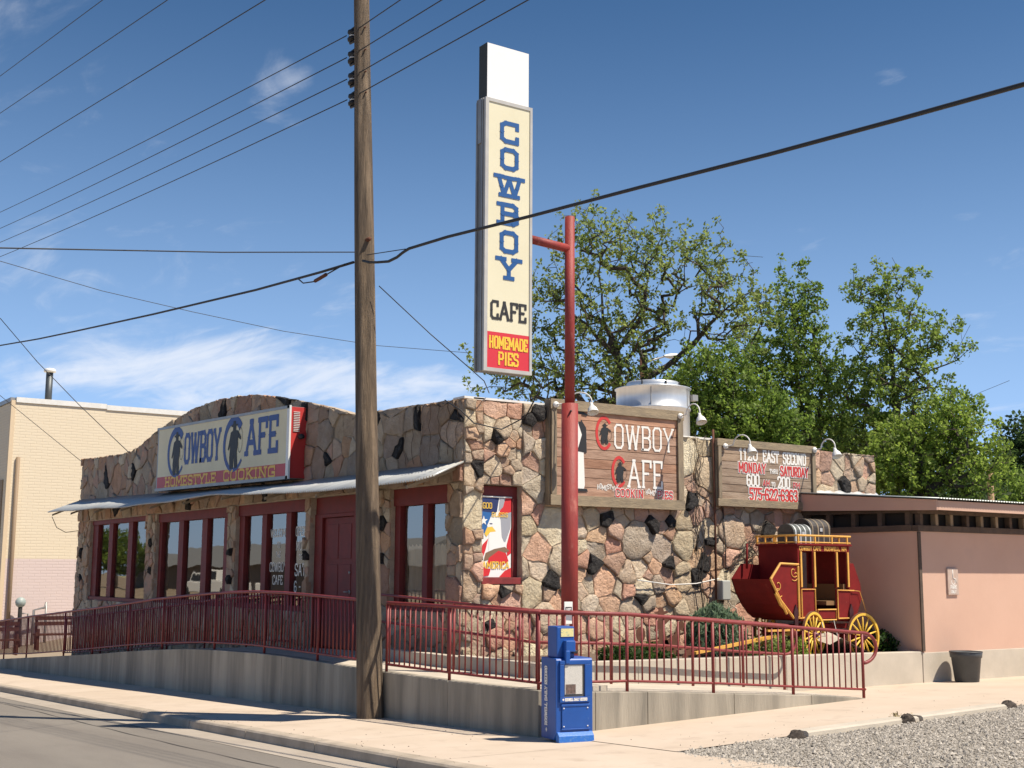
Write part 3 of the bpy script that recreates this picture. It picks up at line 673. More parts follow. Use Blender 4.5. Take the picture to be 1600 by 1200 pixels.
# small window on the sunny side, with a banner hung in it
f = MB(); f.box((10.96, 16.99, 3.10), (11.71, 17.08, 3.29), M_redwood); f.box((11.60, 16.98, 1.84), (11.71, 17.08, 3.10), M_redwood)
f.box((10.96, 16.99, 1.84), (10.985, 17.08, 3.10), M_redwood)
wr = f.build('window', cafe, bevel=.005); f = MB(); f.box((10.955, 16.86, 1.73), (11.712, 17.08, 1.835), M_red); f.build('sill', wr, bevel=.006)
f = MB(); f.add([(10.99, 17.05, 1.84), (11.6, 17.05, 1.84), (11.6, 17.05, 3.1), (10.99, 17.05, 3.1)], [(0, 1, 2, 3)], M_glass); f.build('pane', wr)
bn = MB(); bo = (10.965, 16.965, 1.84); UX = Vector((1, 0, 0)); W_, H_ = .61, 1.27
M_bred = mat('banner_red', (.60, .022, .03), .7); M_bblue = mat('banner_blue', (.02, .12, .36), .7); M_bnavy = mat('banner_navy', (.015, .03, .12), .7); M_bgrey = mat('banner_grey', (.33, .34, .38), .7); M_bbrown = mat('banner_brown', (.22, .13, .08), .7); M_byel = mat('banner_gold', (.80, .52, .07), .7); M_bwht = mat('banner_white', (.80, .80, .78), .7)
bn.prism([(10.965, 16.965, 1.84), (11.575, 16.965, 1.84), (11.575, 16.965, 3.11), (10.965, 16.965, 3.11)], (0, .006, 0), M_bwht)
L_ = .0008
def bf(p, m_, k): flat(bn, p, bo, UX, VZ, m_, L_*k+.0006, (W_, H_))
bf([(0, .72), (.30, .72), (.55, .82), (.62, 1), (0, 1)], M_bnavy, 1); bf([(0, .56), (.18, .54), (.34, .66), (.46, .80), (0, .82)], M_bblue, 2)
bf([(.82, 1), (1, 1), (1, .80), (.72, .72), (.60, .78), (.70, .90)], M_bred, 1); bf([(.64, 1), (.82, 1), (.74, .88), (.60, .82)], M_bgrey, 2)
bf([(.02, .22), (.10, .40), (.28, .48), (.20, .34), (.06, .18)], M_bred, 3); bf([(.86, .40), (1, .62), (1, .30), (.88, .26)], M_bred, 3)
bf([(.62, .62), (.66, .78), (1, .82), (.98, .62), (.82, .44), (.70, .46)], M_bgrey, 3)
bf([(.30, .30), (.30, .56), (.24, .64), (.38, .78), (.56, .80), (.66, .72), (.70, .50), (.86, .36), (.60, .24)], M_bwht, 5)
bf([(.16, .54), (.24, .62), (.40, .63), (.52, .57), (.34, .56), (.22, .50)], M_byel, 6)
bf([(.30, .665), (.36, .675), (.42, .665), (.36, .655)], M_bnavy, 7)
bf([(.14, .20), (.20, .30), (.46, .35), (.80, .38), (.95, .33), (.60, .27), (.30, .22)], M_bbrown, 7); bf([(.22, .10), (.30, .24), (.60, .33), (.84, .30), (.92, .20), (.70, .14), (.50, .20)], M_bred, 8)
bf([(0, .0), (.30, .02), (.36, .10), (.14, .12)], M_bred, 9); bf([(.62, 0), (1, 0), (1, .12), (.80, .08)], M_bred, 9)
st = []; 
for k in range(10):
    a = math.radians(90+36*k); r = .13 if k % 2 == 0 else .05; st.append((.13+r*math.cos(a), .70+r*.5*math.sin(a)))
bf(st, M_bwht, 10)
lettering(bn, 'GOD', .085, (11.02, 16.965, 2.93), UX, VZ, M_byel, width=.18, t=.15, serif=0, lift=.010)
lettering(bn, 'BLESS', .065, (11.19, 16.965, 2.80), UX, VZ, M_byel, width=.32, t=.17, serif=0, lift=.010)
lettering(bn, 'AMERICA', .10, (11.02, 16.965, 1.98), UX, VZ, M_byel, width=.52, t=.17, serif=0, lift=.010)
bn.tube([(10.96, 16.962, 3.115), (11.585, 16.962, 3.115)], .014, M_white, 8)
tag(bn.build('banner'), 'hanging flag banner with a white eagle in the small red framed window', 'banner')

# corrugated awning over the street side
ZE = [(16.07, 3.34), (16.6, 3.30), (17.6, 3.28), (18.5, 3.27), (21.5, 3.33), (23.3, 3.40), (24.7, 3.46), (26.5, 3.46), (28.2, 3.44), (30.5, 3.45), (34.2, 3.52), (37.8, 3.58)]
ZW = [(16.9, 3.64), (20.4, 3.65), (23.8, 3.67), (31.6, 3.84), (38.0, 3.98)]
aw = MB(); aw.hexa([(10.55, 16.95, 3.50), (10.598, 16.95, 3.50), (10.598, 37.9, 3.84), (10.55, 37.9, 3.84)], [(10.55, 16.95, 3.57), (10.598, 16.95, 3.57), (10.598, 37.9, 3.91), (10.55, 37.9, 3.91)], M_barn)
awn = aw.build('awning', cafe)
for y in [17.0, 18.6, 20.2, 22.4, 24.6, 26.8, 29.0, 31.2, 33.4, 35.6, 37.5]:
    zw, ze = interp(ZW, y)-.06, interp(ZE, y)-.06
    aw = MB(); aw.hexa([(9.66, y, ze-.05), (10.545, y, zw-.06), (10.545, y+.05, zw-.06), (9.66, y+.05, ze-.05)], [(9.66, y, ze), (10.545, y, zw), (10.545, y+.05, zw), (9.66, y+.05, ze)], M_wood); aw.build('rafter', awn)
ye = [16.12, 18.3, 20.7, 23.1, 25.5, 27.9, 30.3, 32.7, 35.2, 37.8]
for i, (a, c) in enumerate(zip(ye[:-1], ye[1:])):
    b = MB(); n = int((c-a+.08)/.084*6); V = []
    for k in range(n+1):
        y = a-.04+(c-a+.08)*k/n; wv = .017*math.sin(2*math.pi*y/.084)+.006*(i % 2)
        yw = max(y, 16.86+(y-16.1)*.05) if i == 0 and y < 16.9 else y
        for x, t in ((10.60, 0), (10.1, .5), (9.6, 1)):
            yy = yw*(1-t)+y*t
            z = interp(ZW, yy)*(1-t)+interp(ZE, y)*t+wv+.01*math.sin(y*1.7+t*2)*t
            V.append((x, yy, z))
    b.add(V, [(3*k+j, 3*k+j+1, 3*k+j+4, 3*k+j+3) for k in range(n) for j in range(2)], M_galv, True)
    o = b.build('roof_sheet', awn); so_ = o.modifiers.new('thick', 'SOLIDIFY'); so_.thickness = .002

# ------------------------------------------------------------------ street-side cabinet sign
sf = thing('cabinet_sign', 'long faded cabinet sign reading Cowboy Cafe Homestyle Cooking above the corrugated awning', 'sign')
def sz(y, t): 
    k = (y-22.66)/(30.29-22.66); return (3.70+.14*k)*(1-t)+(5.11+.25*k)*t
b = MB(); b.prism([(10.205, 30.29, sz(30.29, 0)), (10.205, 22.66, sz(22.66, 0)), (10.205, 22.66, sz(22.66, 1)), (10.205, 30.29, sz(30.29, 1))], (.40, 0, 0), M_frame)
b.build('cabinet', sf)
b = MB(); b.add([(10.203, 30.22, sz(30.22, .21)), (10.203, 22.74, sz(22.74, .21)), (10.203, 22.74, sz(22.74, .975)), (10.203, 30.22, sz(30.22, .975))], [(0, 1, 2, 3)], M_creamF)
b.build('sign_face', sf)
b = MB(); b.add([(10.202, 30.22, sz(30.22, .03)), (10.202, 22.74, sz(22.74, .03)), (10.202, 22.74, sz(22.74, .21)), (10.202, 30.22, sz(30.22, .21))], [(0, 1, 2, 3)], M_signredF)
b.build('sign_band', sf)
for lo, hi in ((-.01, .035), (.97, 1.01)):
    b = MB(); b.prism([(10.19, 30.33, sz(30.3, lo)), (10.19, 22.62, sz(22.6, lo)), (10.19, 22.62, sz(22.6, hi)), (10.19, 30.33, sz(30.3, hi))], (.014, 0, 0), M_frame); b.build('trim', sf)
b = MB(); b.box((10.19, 22.60, sz(22.66, -.01)), (10.23, 22.72, sz(22.66, 1.01)), M_white); b.build('trim', sf)
b = MB(); b.box((10.24, 22.635, sz(22.66, 0)+.01), (10.60, 22.659, sz(22.66, 1)-.01), mat('cabinet_red_end', (.50, .035, .03), .5)); b.build('end_panel', sf)
b = MB()
for k in range(12): b.box((10.29, 22.618, 4.62+k*.034), (10.42, 22.634, 4.632+k*.034), M_white)
b.build('vent_slots', sf)
b = MB(); b.lathe((10.44, 22.60, 4.52), [(.0, -.09), (.05, -.07), (.055, .03)], M_black, 12, 'Y'); b.build('photo_cell', sf)
slope = (sz(30.29, .5)-sz(22.66, .5))/(30.29-22.66)
UF = Vector((0, -1, -slope)).normalized(); VF = Vector((0, 0, 1))
def word(parent, *a, ring_=None, **k):
    b = MB(); lettering(b, *a, **k)
    if ring_: ring(b, *ring_)
    return b.build('lettering', parent)
word(sf, 'OWBOY', .62, (10.199, 28.42, sz(28.42, .40)), UF, VF, M_blueF, width=2.25, t=.175, serif=.28, spur=.12, thr=.12, ring_=((10.198, 28.95, sz(28.95, .58)), .60, .60, .20, UF, VF, M_blueF, 0, 42, 322, 26, .07))
word(sf, 'AFE', .66, (10.199, 24.78, sz(24.78, .41)), UF, VF, M_blueF, width=1.66, t=.175, serif=.28, spur=.12, thr=.12, ring_=((10.198, 25.42, sz(25.42, .58)), .60, .60, .20, UF, VF, M_blueF, 0, 42, 322, 26, .07))
word(sf, 'HOMESTYLE', .20, (10.200, 29.65, sz(29.6, .055)), UF, VF, M_yelF, width=3.3, t=.24, serif=.30)
word(sf, 'COOKING', .20, (10.200, 25.95, sz(25.9, .055)), UF, VF, M_yelF, width=2.75, t=.24, serif=.30)
for yc in (28.92, 25.40):
    b = MB(); figure(b, (10.196, yc, sz(yc, .215)), 1.0, UF, VF, M_ink, 0)
    ring(b, (10.194, yc-.33, sz(yc, .62)), .13, .27, .012, UF, VF, M_ink, 0, 0, 360, 20)
    b.build('cowboy_emblem', sf)

# ------------------------------------------------------------------ tall blade sign on its red post
PS = 14.30
post = thing('sign_post', 'tall red steel post with a side arm holding the blade sign', 'post')
b = MB(); b.tube([(10.75, PS, .3), (10.76, PS, 4.30)], .118, M_post, 20); b.build('lower_pole', post)
b = MB(); b.tube([(10.76, PS, 4.22), (10.765, PS, 7.05)], .072, M_post, 16); b.build('upper_pole', post)
b = MB(); b.tube([(10.76, PS, 6.57), (10.02, PS, 6.61)], .062, M_post, 14); b.build('arm', post)
b = MB(); b.lathe((10.70, PS-.10, 4.18), [(.0, -.02), (.014, -.018), (.014, 0)], M_black, 8, 'Y'); b.build('bolt', post)
vsn = thing('blade_sign', 'tall vertical Cowboy Cafe Homemade Pies sign standing high on the red post', 'sign')
x0, x1, z0, z1, yf = 9.20, 10.00, 4.62, 8.50, 14.17
b = MB(); b.box((x0+.012, yf+.012, z0+.01), (x1-.012, yf+.26, z1-.01), mat('blade_side', (.23, .24, .25), .5, (.19, .20, .21), 3)); b.build('cabinet', vsn)
for a, c, e, f in ((x0, x0+.055, z0, z1), (x1-.04, x1, z0, z1), (x0+.056, x1-.041, z0, z0+.05), (x0+.056, x1-.041, z1-.05, z1)):
    b = MB(); b.box((a, yf-.008, e), (c, yf+.04, f), mat('blade_trim', (.50, .49, .46), .45, (.42, .41, .39), 4)); b.build('trim', vsn)
b = MB(); b.box((x0-.012, yf+.05, z0), (x0+.011, yf+.075, z1), M_frame); b.box((x0-.012, yf+.19, z0), (x0+.011, yf+.21, z1), M_frame); b.build('side_rib', vsn)
b = MB(); b.box((x0-.016, yf+.085, 7.85), (x0+.011, yf+.17, z1), M_frame); b.build('side_plate', vsn)
b = MB(); b.add([(x0+.05, yf+.004, z0+.55), (x1-.04, yf+.004, z0+.55), (x1-.04, yf+.004, z1-.05), (x0+.05, yf+.004, z1-.05)], [(0, 1, 2, 3)], M_cream); b.build('sign_face', vsn)
b = MB(); b.add([(x0+.05, yf+.003, z0+.05), (x1-.04, yf+.003, z0+.05), (x1-.04, yf+.003, z0+.55), (x0+.05, yf+.003, z0+.55)], [(0, 1, 2, 3)], M_signred); b.build('sign_band', vsn)
xc = (x0+x1)/2+.01
for ch, zc in zip('COWBOY', (7.92, 7.53, 7.13, 6.73, 6.33, 5.95)):
    word(vsn, ch, .265, (xc, yf, zc), UX, VZ, M_blue, width=.44 if ch == 'W' else .34, t=.245, serif=.42, spur=.16, center=True, lift=.001)
b = MB(); lettering(b, 'CAFE', .235, (xc, yf, 5.36), UX, VZ, M_ink, width=.60, t=.16, serif=.24, spur=.10, center=True, lift=.001); b.build('lettering', vsn)
b = MB(); lettering(b, 'HOMEMADE', .155, (xc, yf, 4.95), UX, VZ, M_yel, width=.64, t=.17, serif=.2, center=True, lift=.001, thr=.10); b.build('lettering', vsn); b = MB(); lettering(b, 'PIES', .16, (xc, yf, 4.73), UX, VZ, M_yel, width=.34, t=.18, serif=.22, center=True, lift=.001, thr=.12)
b.build('lettering', vsn)
b = MB(); b.box((9.235, yf+.03, 8.50), (9.955, yf+.23, 9.32), mat('old_box_side', (.045, .05, .045), .7)); b.build('top_box', vsn)
b = MB(); b.box((9.24, yf+.022, 8.505), (9.95, yf+.029, 9.315), mat('blank_face', (.80, .80, .78), .5, (.66, .65, .62), 3.2, fac=(.62, .85))); b.build('blank_face', vsn)

# ------------------------------------------------------------------ two painted timber signs on the sunny wall
def timber_sign(label, xa, xb, za, zb, fw_, n, thick):
    t = thing('timber_sign', label, 'sign'); yF = 16.87-.20
    b = MB(); b.box((xa+.03, yF+.06, za+.03), (xb-.03, 16.86, zb-.03), M_barn); b.build('backing_box', t)
    b = MB(); b.box((xa, yF+.045, za), (xa+.028, 16.85, zb), M_woodv); b.build('side_board', t)
    for k in range(n):
        a = za+fw_*.9+(zb-za-1.8*fw_)*k/n; c = za+fw_*.9+(zb-za-1.8*fw_)*(k+1)/n
        b = MB(); b.box((xa+fw_*.6, yF+.035+random.uniform(0, .006), a+.004), (xb-fw_*.6, yF+.059, c-.004), M_plank); o = b.build('plank', t, bevel=.003)
        v = random.uniform(.75, 1.1); base = (.54, .30, .19) if thick else (.42, .31, .215)
        gr = random.random()*.5; o.color = tuple(base[i]*v*(1-gr)+(.38, .30, .24)[i]*gr for i in range(3))+(1,)
    for (a, c, e, f, m_) in ((xa, xb, zb-fw_, zb, M_wood), (xa, xb, za, za+fw_, M_wood), (xa+.02, xa+fw_*.72, za+fw_+.003, zb-fw_-.003, M_woodv), (xb-fw_*.85, xb-.02, za+fw_+.003, zb-fw_-.003, M_woodv)):
        b = MB(); b.box((a, yF, e), (c, yF+.034, f), m_); b.build('frame_board', t, bevel=.004)
    return t, yF+.033
ts, yP = timber_sign('large stained timber sign reading Cowboy Cafe, behind the red post', 12.16, 15.08, 3.01, 4.76, .17, 9, True)
word(ts, 'OWBOY', .39, (13.50, yP, 4.03), UX, VZ, M_whitep, width=1.36, t=.095, serif=.18, spur=.06)
word(ts, 'AFE', .45, (13.80, yP, 3.38), UX, VZ, M_whitep, width=.80, t=.095, serif=.20, spur=.06)
b = MB(); ring(b, (13.30, yP, 4.26), .19, .29, .055, UX, VZ, M_redp, 0, 40, 320, 24); b.build('lettering', ts)
b = MB(); ring(b, (13.62, yP, 3.62), .17, .27, .055, UX, VZ, M_redp, 0, 40, 320, 24); b.build('lettering', ts)
word(ts, 'HOMESTYLE', .075, (13.14, yP, 3.305), UX, VZ, M_whitep, width=.46, t=.16, serif=0, wave=.25)
word(ts, 'HOMEMADE', .075, (14.20, yP, 3.26), UX, VZ, M_whitep, width=.42, t=.16, serif=0, wave=.25)
def outlined(parent, txt, h, x, z, w, yp):
    b = MB(); lettering(b, txt, h, (x, yp, z), UX, VZ, M_whitep, width=w, t=.34, serif=.2); lettering(b, txt, h, (x, yp-.005, z), UX, VZ, M_redp, width=w, t=.17, serif=.2); b.build('lettering', parent)
outlined(ts, 'COOKIN', .125, 13.53, 3.20, .62, yP); outlined(ts, 'PIES', .125, 14.46, 3.20, .36, yP)
for x_, z_ in ((13.31, 4.08), (13.64, 3.44)):
    b = MB(); figure(b, (x_, yP, z_), .34, UX, VZ, M_ink, .004); ring(b, (x_+.10, yP, z_+.16), .05, .09, .006, UX, VZ, M_ink, .005, 0, 360, 16); b.build('cowboy_emblem', ts)
b = MB()                                             # painted standing figure: black jacket, white trousers
def pf(p, m_, k): flat(b, p, (12.52, yP, 3.30), UX, VZ, m_, .0015*k)
pf([(.10, .0), (.34, .0), (.36, .06), (.33, .80), (.06, .80), (.08, .3)], M_whitep, 1); pf([(.04, .72), (.38, .66), (.40, .80), (.33, 1.10), (.10, 1.12), (.02, .95)], M_whitep, 2)
pf([(.20, .62), (.40, .60), (.39, 1.02), (.28, 1.16), (.22, 1.1), (.30, .9)], M_ink, 3); pf([(-.02, .70), (.08, .72), (.10, 1.12), (.02, 1.05)], M_ink, 3)
pf([(.12, 1.12), (.27, 1.12), (.29, 1.26), (.12, 1.27)], mat('painted_skin', (.42, .22, .14), .7), 4); pf([(-.05, 1.30), (.40, 1.22), (.42, 1.25), (.30, 1.30), (.27, 1.41), (.12, 1.42), (.10, 1.32)], M_ink, 5)
pf([(.10, -.05), (.42, -.05), (.40, .0), (.10, 0)], M_ink, 5)
b.build('painted_figure', ts)
ts2, yP2 = timber_sign('smaller grey timber sign with painted address, opening hours and phone number', 15.88, 18.46, 3.12, 4.34, .135, 7, False)
for s_, h_, x_, z_, w_, t_, f_ in (('1120', .20, 16.44, 3.99, .48, .17, .2), ('EAST', .20, 17.05, 3.98, .42, .17, .2), ('SECOND', .20, 17.58, 3.97, .62, .17, .2), ('THRU', .075, 17.22, 3.77, .22, .2, 0),
                           ('600', .20, 16.62, 3.52, .33, .18, 0), ('200', .20, 17.42, 3.51, .33, .18, 0), ('TO', .075, 17.26, 3.53, .10, .2, 0)):
    word(ts2, s_, h_, (x_, yP2, z_), UX, VZ, M_whitep, width=w_, t=t_, serif=f_)
for s_, h_, x_, z_, w_ in (('MONDAY', .17, 16.42, 3.76, .70), ('SATURDAY', .17, 17.50, 3.74, .75), ('AM', .10, 17.03, 3.53, .18), ('PM', .10, 17.83, 3.52, .18), ('575-622-6363', .20, 16.68, 3.27, 1.26)): outlined(ts2, s_, h_, x_, z_, w_, yP2)
# gooseneck lamps
def lamp(label, x, z, dx):
    t = thing('gooseneck_lamp', label, 'lamp', group='gooseneck lamps on the timber signs'); y = 16.66
    b = MB(); b.lathe((x, y, z), [(.0, -.035), (.045, -.03), (.055, 0)], M_white, 16, 'Y'); b.build('wall_plate', t)
    pts = []
    for i in range(19):
        s = i/18
        if s < .35: q = (s/.35); pts.append((x+dx*.35*q, y-.03-.14*q, z+.01*q))
        else:
            a = (s-.35)/.65*math.pi*1.08; pts.append((x+dx*(.35+.65*(1-math.cos(a))/2), y-.17-.36*(1-math.cos(a))/2, z+.01+.17*math.sin(a)))
    b = MB(); b.tube(pts, .012, M_white, 8); b.build('arm', t)
    e = Vector(pts[-1]); b = MB()
    b.lathe((0, 0, 0), [(.0, .05), (.03, .05), (.035, .0), (.045, -.03), (.09, -.09), (.115, -.18), (.118, -.19), (.105, -.18), (.08, -.09), (.0, -.03)], M_white, 20)
    o = b.build('lamp_shade', t); o.matrix_local = Matrix.Translation(e) @ Matrix.Rotation(math.radians(-24), 4, 'X') @ Matrix.Rotation(math.radians(6), 4, 'Y') @ Matrix.Scale(.82, 4)
lamp('white gooseneck lamp at the large timber sign corner hidden behind the red post', 12.25, 4.66, .34)
lamp('white gooseneck lamp at the right top corner of the large timber sign', 14.98, 4.67, -.02)
lamp('white gooseneck lamp hanging over the address line of the smaller timber sign', 16.06, 4.20, .10)
lamp('white gooseneck lamp at the right end of the smaller timber sign', 18.40, 4.27, -.02)

# conduits and a metal electrical box on the wall, dry creeper stems
def pipe(name, pts, r, m_, label, cat='pipe', seg=8):
    b = MB(); b.tube(pts, r, m_, seg); return tag(b.build(name), label, cat)
pipe('conduit', [(15.86, 16.76, .62), (15.87, 16.76, 3.0), (15.86, 16.76, 4.50)], .020, M_rust, 'brown conduit running up the sunny wall left of the small timber sign', 'conduit')
pipe('cable', [(16.15, 16.80, 1.7), (16.14, 16.79, 2.5), (16.10, 16.80, 3.1)], .009, M_black, 'thin black cable hanging from the smaller timber sign to the electrical box', 'cable')
pipe('cable', [(14.05, 16.77, 1.80), (14.8, 16.77, 1.72), (15.4, 16.77, 1.74), (15.95, 16.77, 1.83)], .010, M_white, 'thin white cable slung across the stones to the electrical box', 'cable')
eb = thing('electrical_box', 'small grey electrical box on the stone wall above the drooping evergreen', 'electrical box')
b = MB(); b.box((15.93, 16.66, 1.45), (16.13, 16.86, 1.80), mat('grey_enamel', (.46, .47, .44), .5)); b.build('housing', eb, bevel=.02)
b = MB(); b.tube([(16.10, 16.72, 1.45), (16.14, 16.68, 1.36), (16.25, 16.66, 1.3), (16.3, 16.68, 1.1)], .012, M_ramp, 6); b.build('lead', eb)
def creeper(label, starts, n=5):
    b = MB()
    for (x, z, tx, tz) in starts:
        for _ in range(n):
            p = [(x+random.uniform(-.06, .06), 16.80, z)]; cx_, cz_ = p[0][0], z
            for k in range(9):
                t = (k+1)/9; cx_ = x+(tx-x)*t+random.uniform(-.13, .13)*(1-abs(t-.5)); cz_ = z+(tz-z)*t+random.uniform(-.05, .05); p.append((cx_, 16.79-.04*random.random(), cz_))
            b.tube(p, [.009*(1-.07*k) for k in range(10)], M_trunk, 5)
    return tag(b.build('dry_creeper'), label, 'creeper')
M_vine = mat('dry_vine', (.17, .115, .075), .95)
creeper('leafless creeper stems climbing the wall between the two timber signs', [(15.62, .65, 15.45, 4.35), (15.4, 2.3, 15.65, 4.4)], 3)
creeper('dry creeper tangle on the wall beside the stagecoach driver box', [(16.2, 2.0, 17.2, 2.9), (16.6, 1.9, 17.0, 2.6)], 5)
b = MB()
for k in range(7):
    yy = 17.0+.28*k; p = [(10.56, yy+random.uniform(-.05, .05), 3.7)]
    for j in range(8): p.append((10.55, yy+random.uniform(-.06, .06), 3.7+.12*(j+1)))
    b.tube(p, [.005]*9, M_vine, 5)
tag(b.build('dry_creeper'), 'thin pale creeper stems on the shaded stones near the street corner', 'creeper')
pipe('roof_cable', [(10.50, 17.3, 4.66), (10.50, 16.82, 4.45), (10.7, 16.74, 4.25), (11.2, 16.7, 4.18), (11.6, 16.6, 4.40), (11.2, 15.6, 4.75), (10.2, 14.4, 4.66)], .011, M_black, 'slack black cable looping from the corner of the roof up to the blade sign', 'cable')

# ------------------------------------------------------------------ utility pole and wires
up = thing('utility_pole', 'tall weathered wooden utility pole standing on the footpath against the retaining wall', 'pole')
def plean(z): t = (z+.14)/11.08; return Vector((8.715, 16.28+.81*t, z))
b = MB(); V = []; seg = 28; zs = lin(-.2, 12.6, 44)
for z in zs:
    c = plean(z)
    for k in range(seg):
        a = 2*math.pi*k/seg; r = .190-.0062*z+.004*math.sin(a*5+z*.4)+.003*math.sin(a*11-z*.9)+(-.011 if k in (5, 12, 19, 24) else 0)
        V.append((c.x+r*math.cos(a), c.y+r*math.sin(a), z))
b.add(V, [(i*seg+k, i*seg+(k+1) % seg, (i+1)*seg+(k+1) % seg, (i+1)*seg+k) for i in range(len(zs)-1) for k in range(seg)]+[tuple(range((len(zs)-1)*seg, len(zs)*seg))], M_pole, True)
b.build('shaft', up)
b = MB(); p = plean(0); b.tube([(p.x-.145, p.y-.05, -.12), (p.x-.14, p.y-.03+.17, 2.3)], .013, M_woodv, 6); b.build('ground_wire_cover', up)
b = MB(); c_ = plean(6.9); b.lathe((c_.x-.02, c_.y-.17, c_.z), [(.0, -.05), (.03, -.05), (.034, .05)], M_rust, 10, 'Y'); b.build('bolt', up)
INS = [(10.40, 0), (10.02, 0), (9.65, 0), (9.30, 0)]
for z, _ in INS:
    c = plean(z); s = MB()
    s.tube([(c.x-.03, c.y+.08, z+.12), (c.x-.03, c.y+.30, z+.12), (c.x-.03, c.y+.35, z+.02), (c.x-.03, c.y+.33, z-.10), (c.x-.03, c.y+.08, z-.12)], .020, M_black, 6)
    s.lathe((c.x-.03, c.y+.26, z), [(.03, -.09), (.075, -.085), (.08, -.045), (.045, -.008), (.045, .012), (.08, .045), (.075, .085), (.03, .09)], M_black, 14)
    s.lathe((c.x-.03, c.y+.26, z), [(.047, -.012), (.052, 0), (.047, .012)], M_whitep, 14)
    s.tube([(c.x-.02, c.y-.17, z), (c.x-.02, c.y+.1, z)], .012, M_rust, 6)
    s.build('insulator_rack', up)
def wire(pts, r, label, m_=M_black, sag=0.0, n=14, name='overhead_wire', group=None, seg=6):
    P = []
    pts = [Vector(p) for p in pts]
    if len(pts) == 2:
        for i in range(n+1):
            t = i/n; p = pts[0].lerp(pts[1], t); p.z -= sag*4*t*(1-t); P.append(p)
    else: P = pts
    b = MB(); b.tube(P, r, m_, seg); return tag(b.build(name), label, 'wire', group)
GW = 'four thin wires on the insulator racks'
for i, ((z, _), zl, zr, yr) in enumerate(zip(INS, (13.33, 12.78, 12.31, 11.83), (10.35, 9.88, 9.44, 9.05), (15.64, 14.43, 13.29, 12.29))):
    nm = ('topmost', 'second', 'third', 'lowest')[i]
    c = plean(z); e = Vector((8.55, 41.5, zl)); a = Vector((8.60, c.y+.30, z)); far = a+(e-a)*1.35; 
    wire([a, far], .0085, f'{nm} of the four thin wires running left from the insulator racks', sag=.12, group=GW)
    a = Vector((8.62, c.y+.20, z)); e = Vector((8.65, yr, zr+.02)); d = (e-a).normalized()
    wire([a, a+d*22], .0085, f'{nm} of the four thin wires running up to the right from the pole', group=GW)
for i, (a, e) in enumerate((((6., 21.96, 12.09), (6., 30.25, 13.42)), ((6., 18.33, 10.68), (6., 29.97, 12.42)), ((6., 14.45, 9.17), (6., 29.61, 11.15)))):
    a, e = Vector(a), Vector(e); d = e-a; nm = ('highest', 'middle', 'lowest')[i]
    wire([a-d*.8, e+d*.7], .0075, f'{nm} of three thin wires crossing the top left corner of the sky', group='three thin wires over the street')
wire([(8.6, 47, 9.45), (8.6, 40.66, 8.78), (8.6, 36, 8.28), (8.6, 32.11, 7.9), (8.6, 26.2, 7.34), (8.6, 20.67, 6.85), (8.6, 18.08, 6.66), (8.62, 16.95, 6.60)], .021, 'thick black cable running left and down from the pole, tied with clamps', name='overhead_cable')
wire([(8.60, 16.60, 6.55), (8.58, 16.35, 6.47), (8.6, 16.13, 6.43), (8.6, 15.8, 6.375), (8.6, 15.55, 6.385), (8.6, 15.38, 6.42), (8.6, 15.2, 6.44), (8.6, 14.15, 6.38), (8.6, 12.2, 6.21), (8.6, 10.16, 6.05), (8.6, 8.26, 5.89), (8.6, 6.75, 5.78), (8.6, 5.53, 5.70), (8.6, 2, 5.45), (8.6, -3, 5.2)], .021, 'thick black cable dipping beside the pole and rising across the blade sign to the right', name='overhead_cable')
wire([(8.61, 16.5, 6.62), (8.6, 15.3, 6.455)], .007, 'short tie wire between the pole and the thick right hand cable')
b = MB(); b.tube([(8.6, 18.9, 6.71), (8.6, 18.7, 6.60), (8.6, 18.3, 6.55), (8.6, 17.8, 6.58), (8.6, 17.2, 6.62)], .011, M_black, 6); b.tube([(8.6, 18.25, 6.55), (8.6, 17.85, 6.58)], .03, M_rust, 8)
tag(b.build('cable_splice'), 'short drooping splice with a clamp under the left hand cable beside the pole', 'cable splice')
wire([(8.45, 16.6, 6.66), (6.0, 15.6, 6.08), (3.0, 14.51, 5.45), (0, 13.3, 4.9)], .009, 'nearly level thin black wire running left from the pole')
wire([(8.80, 16.45, 6.16), (9.5, 16.1, 5.45), (10.03, 15.8, 4.93), (10.6, 16.3, 4.86), (11.09, 16.9, 4.78)], .008, 'thin service wire falling from the pole behind the blade sign to the roof corner')
FA = [(10, 70, 19.1), (14.52, 70, 18.31), (20, 70, 17.4), (25.23, 70, 16.85), (31, 70, 16.35), (37.44, 70, 16.15), (44.5, 70, 16.4)]
wire(FA, .018, 'faint distant wire sagging low across the sky behind the pole')
wire([(7.5, 35.68, 8.69), (8.4, 35.1, 7.5), (9.4, 34.5, 6.35), (10.2, 34.05, 5.5), (10.6, 33.86, 5.09)], .011, 'service wire falling steeply to the top of the curved stone parapet')
wire([(7.2, 40.7, 8.4), (8.5, 39.74, 7.11), (9.7, 38.8, 5.95), (10.6, 38.14, 5.1)], .009, 'service wire falling to the left end of the stone parapet')
b = MB(); b.tube([(9.7, 37.7, 3.45), (9.9, 37.9, 3.15), (10.2, 38.05, 3.02), (10.6, 38.12, 3.08)], .010, M_black, 6); tag(b.build('cable'), 'loose loop of cable hanging under the left tip of the awning', 'cable')

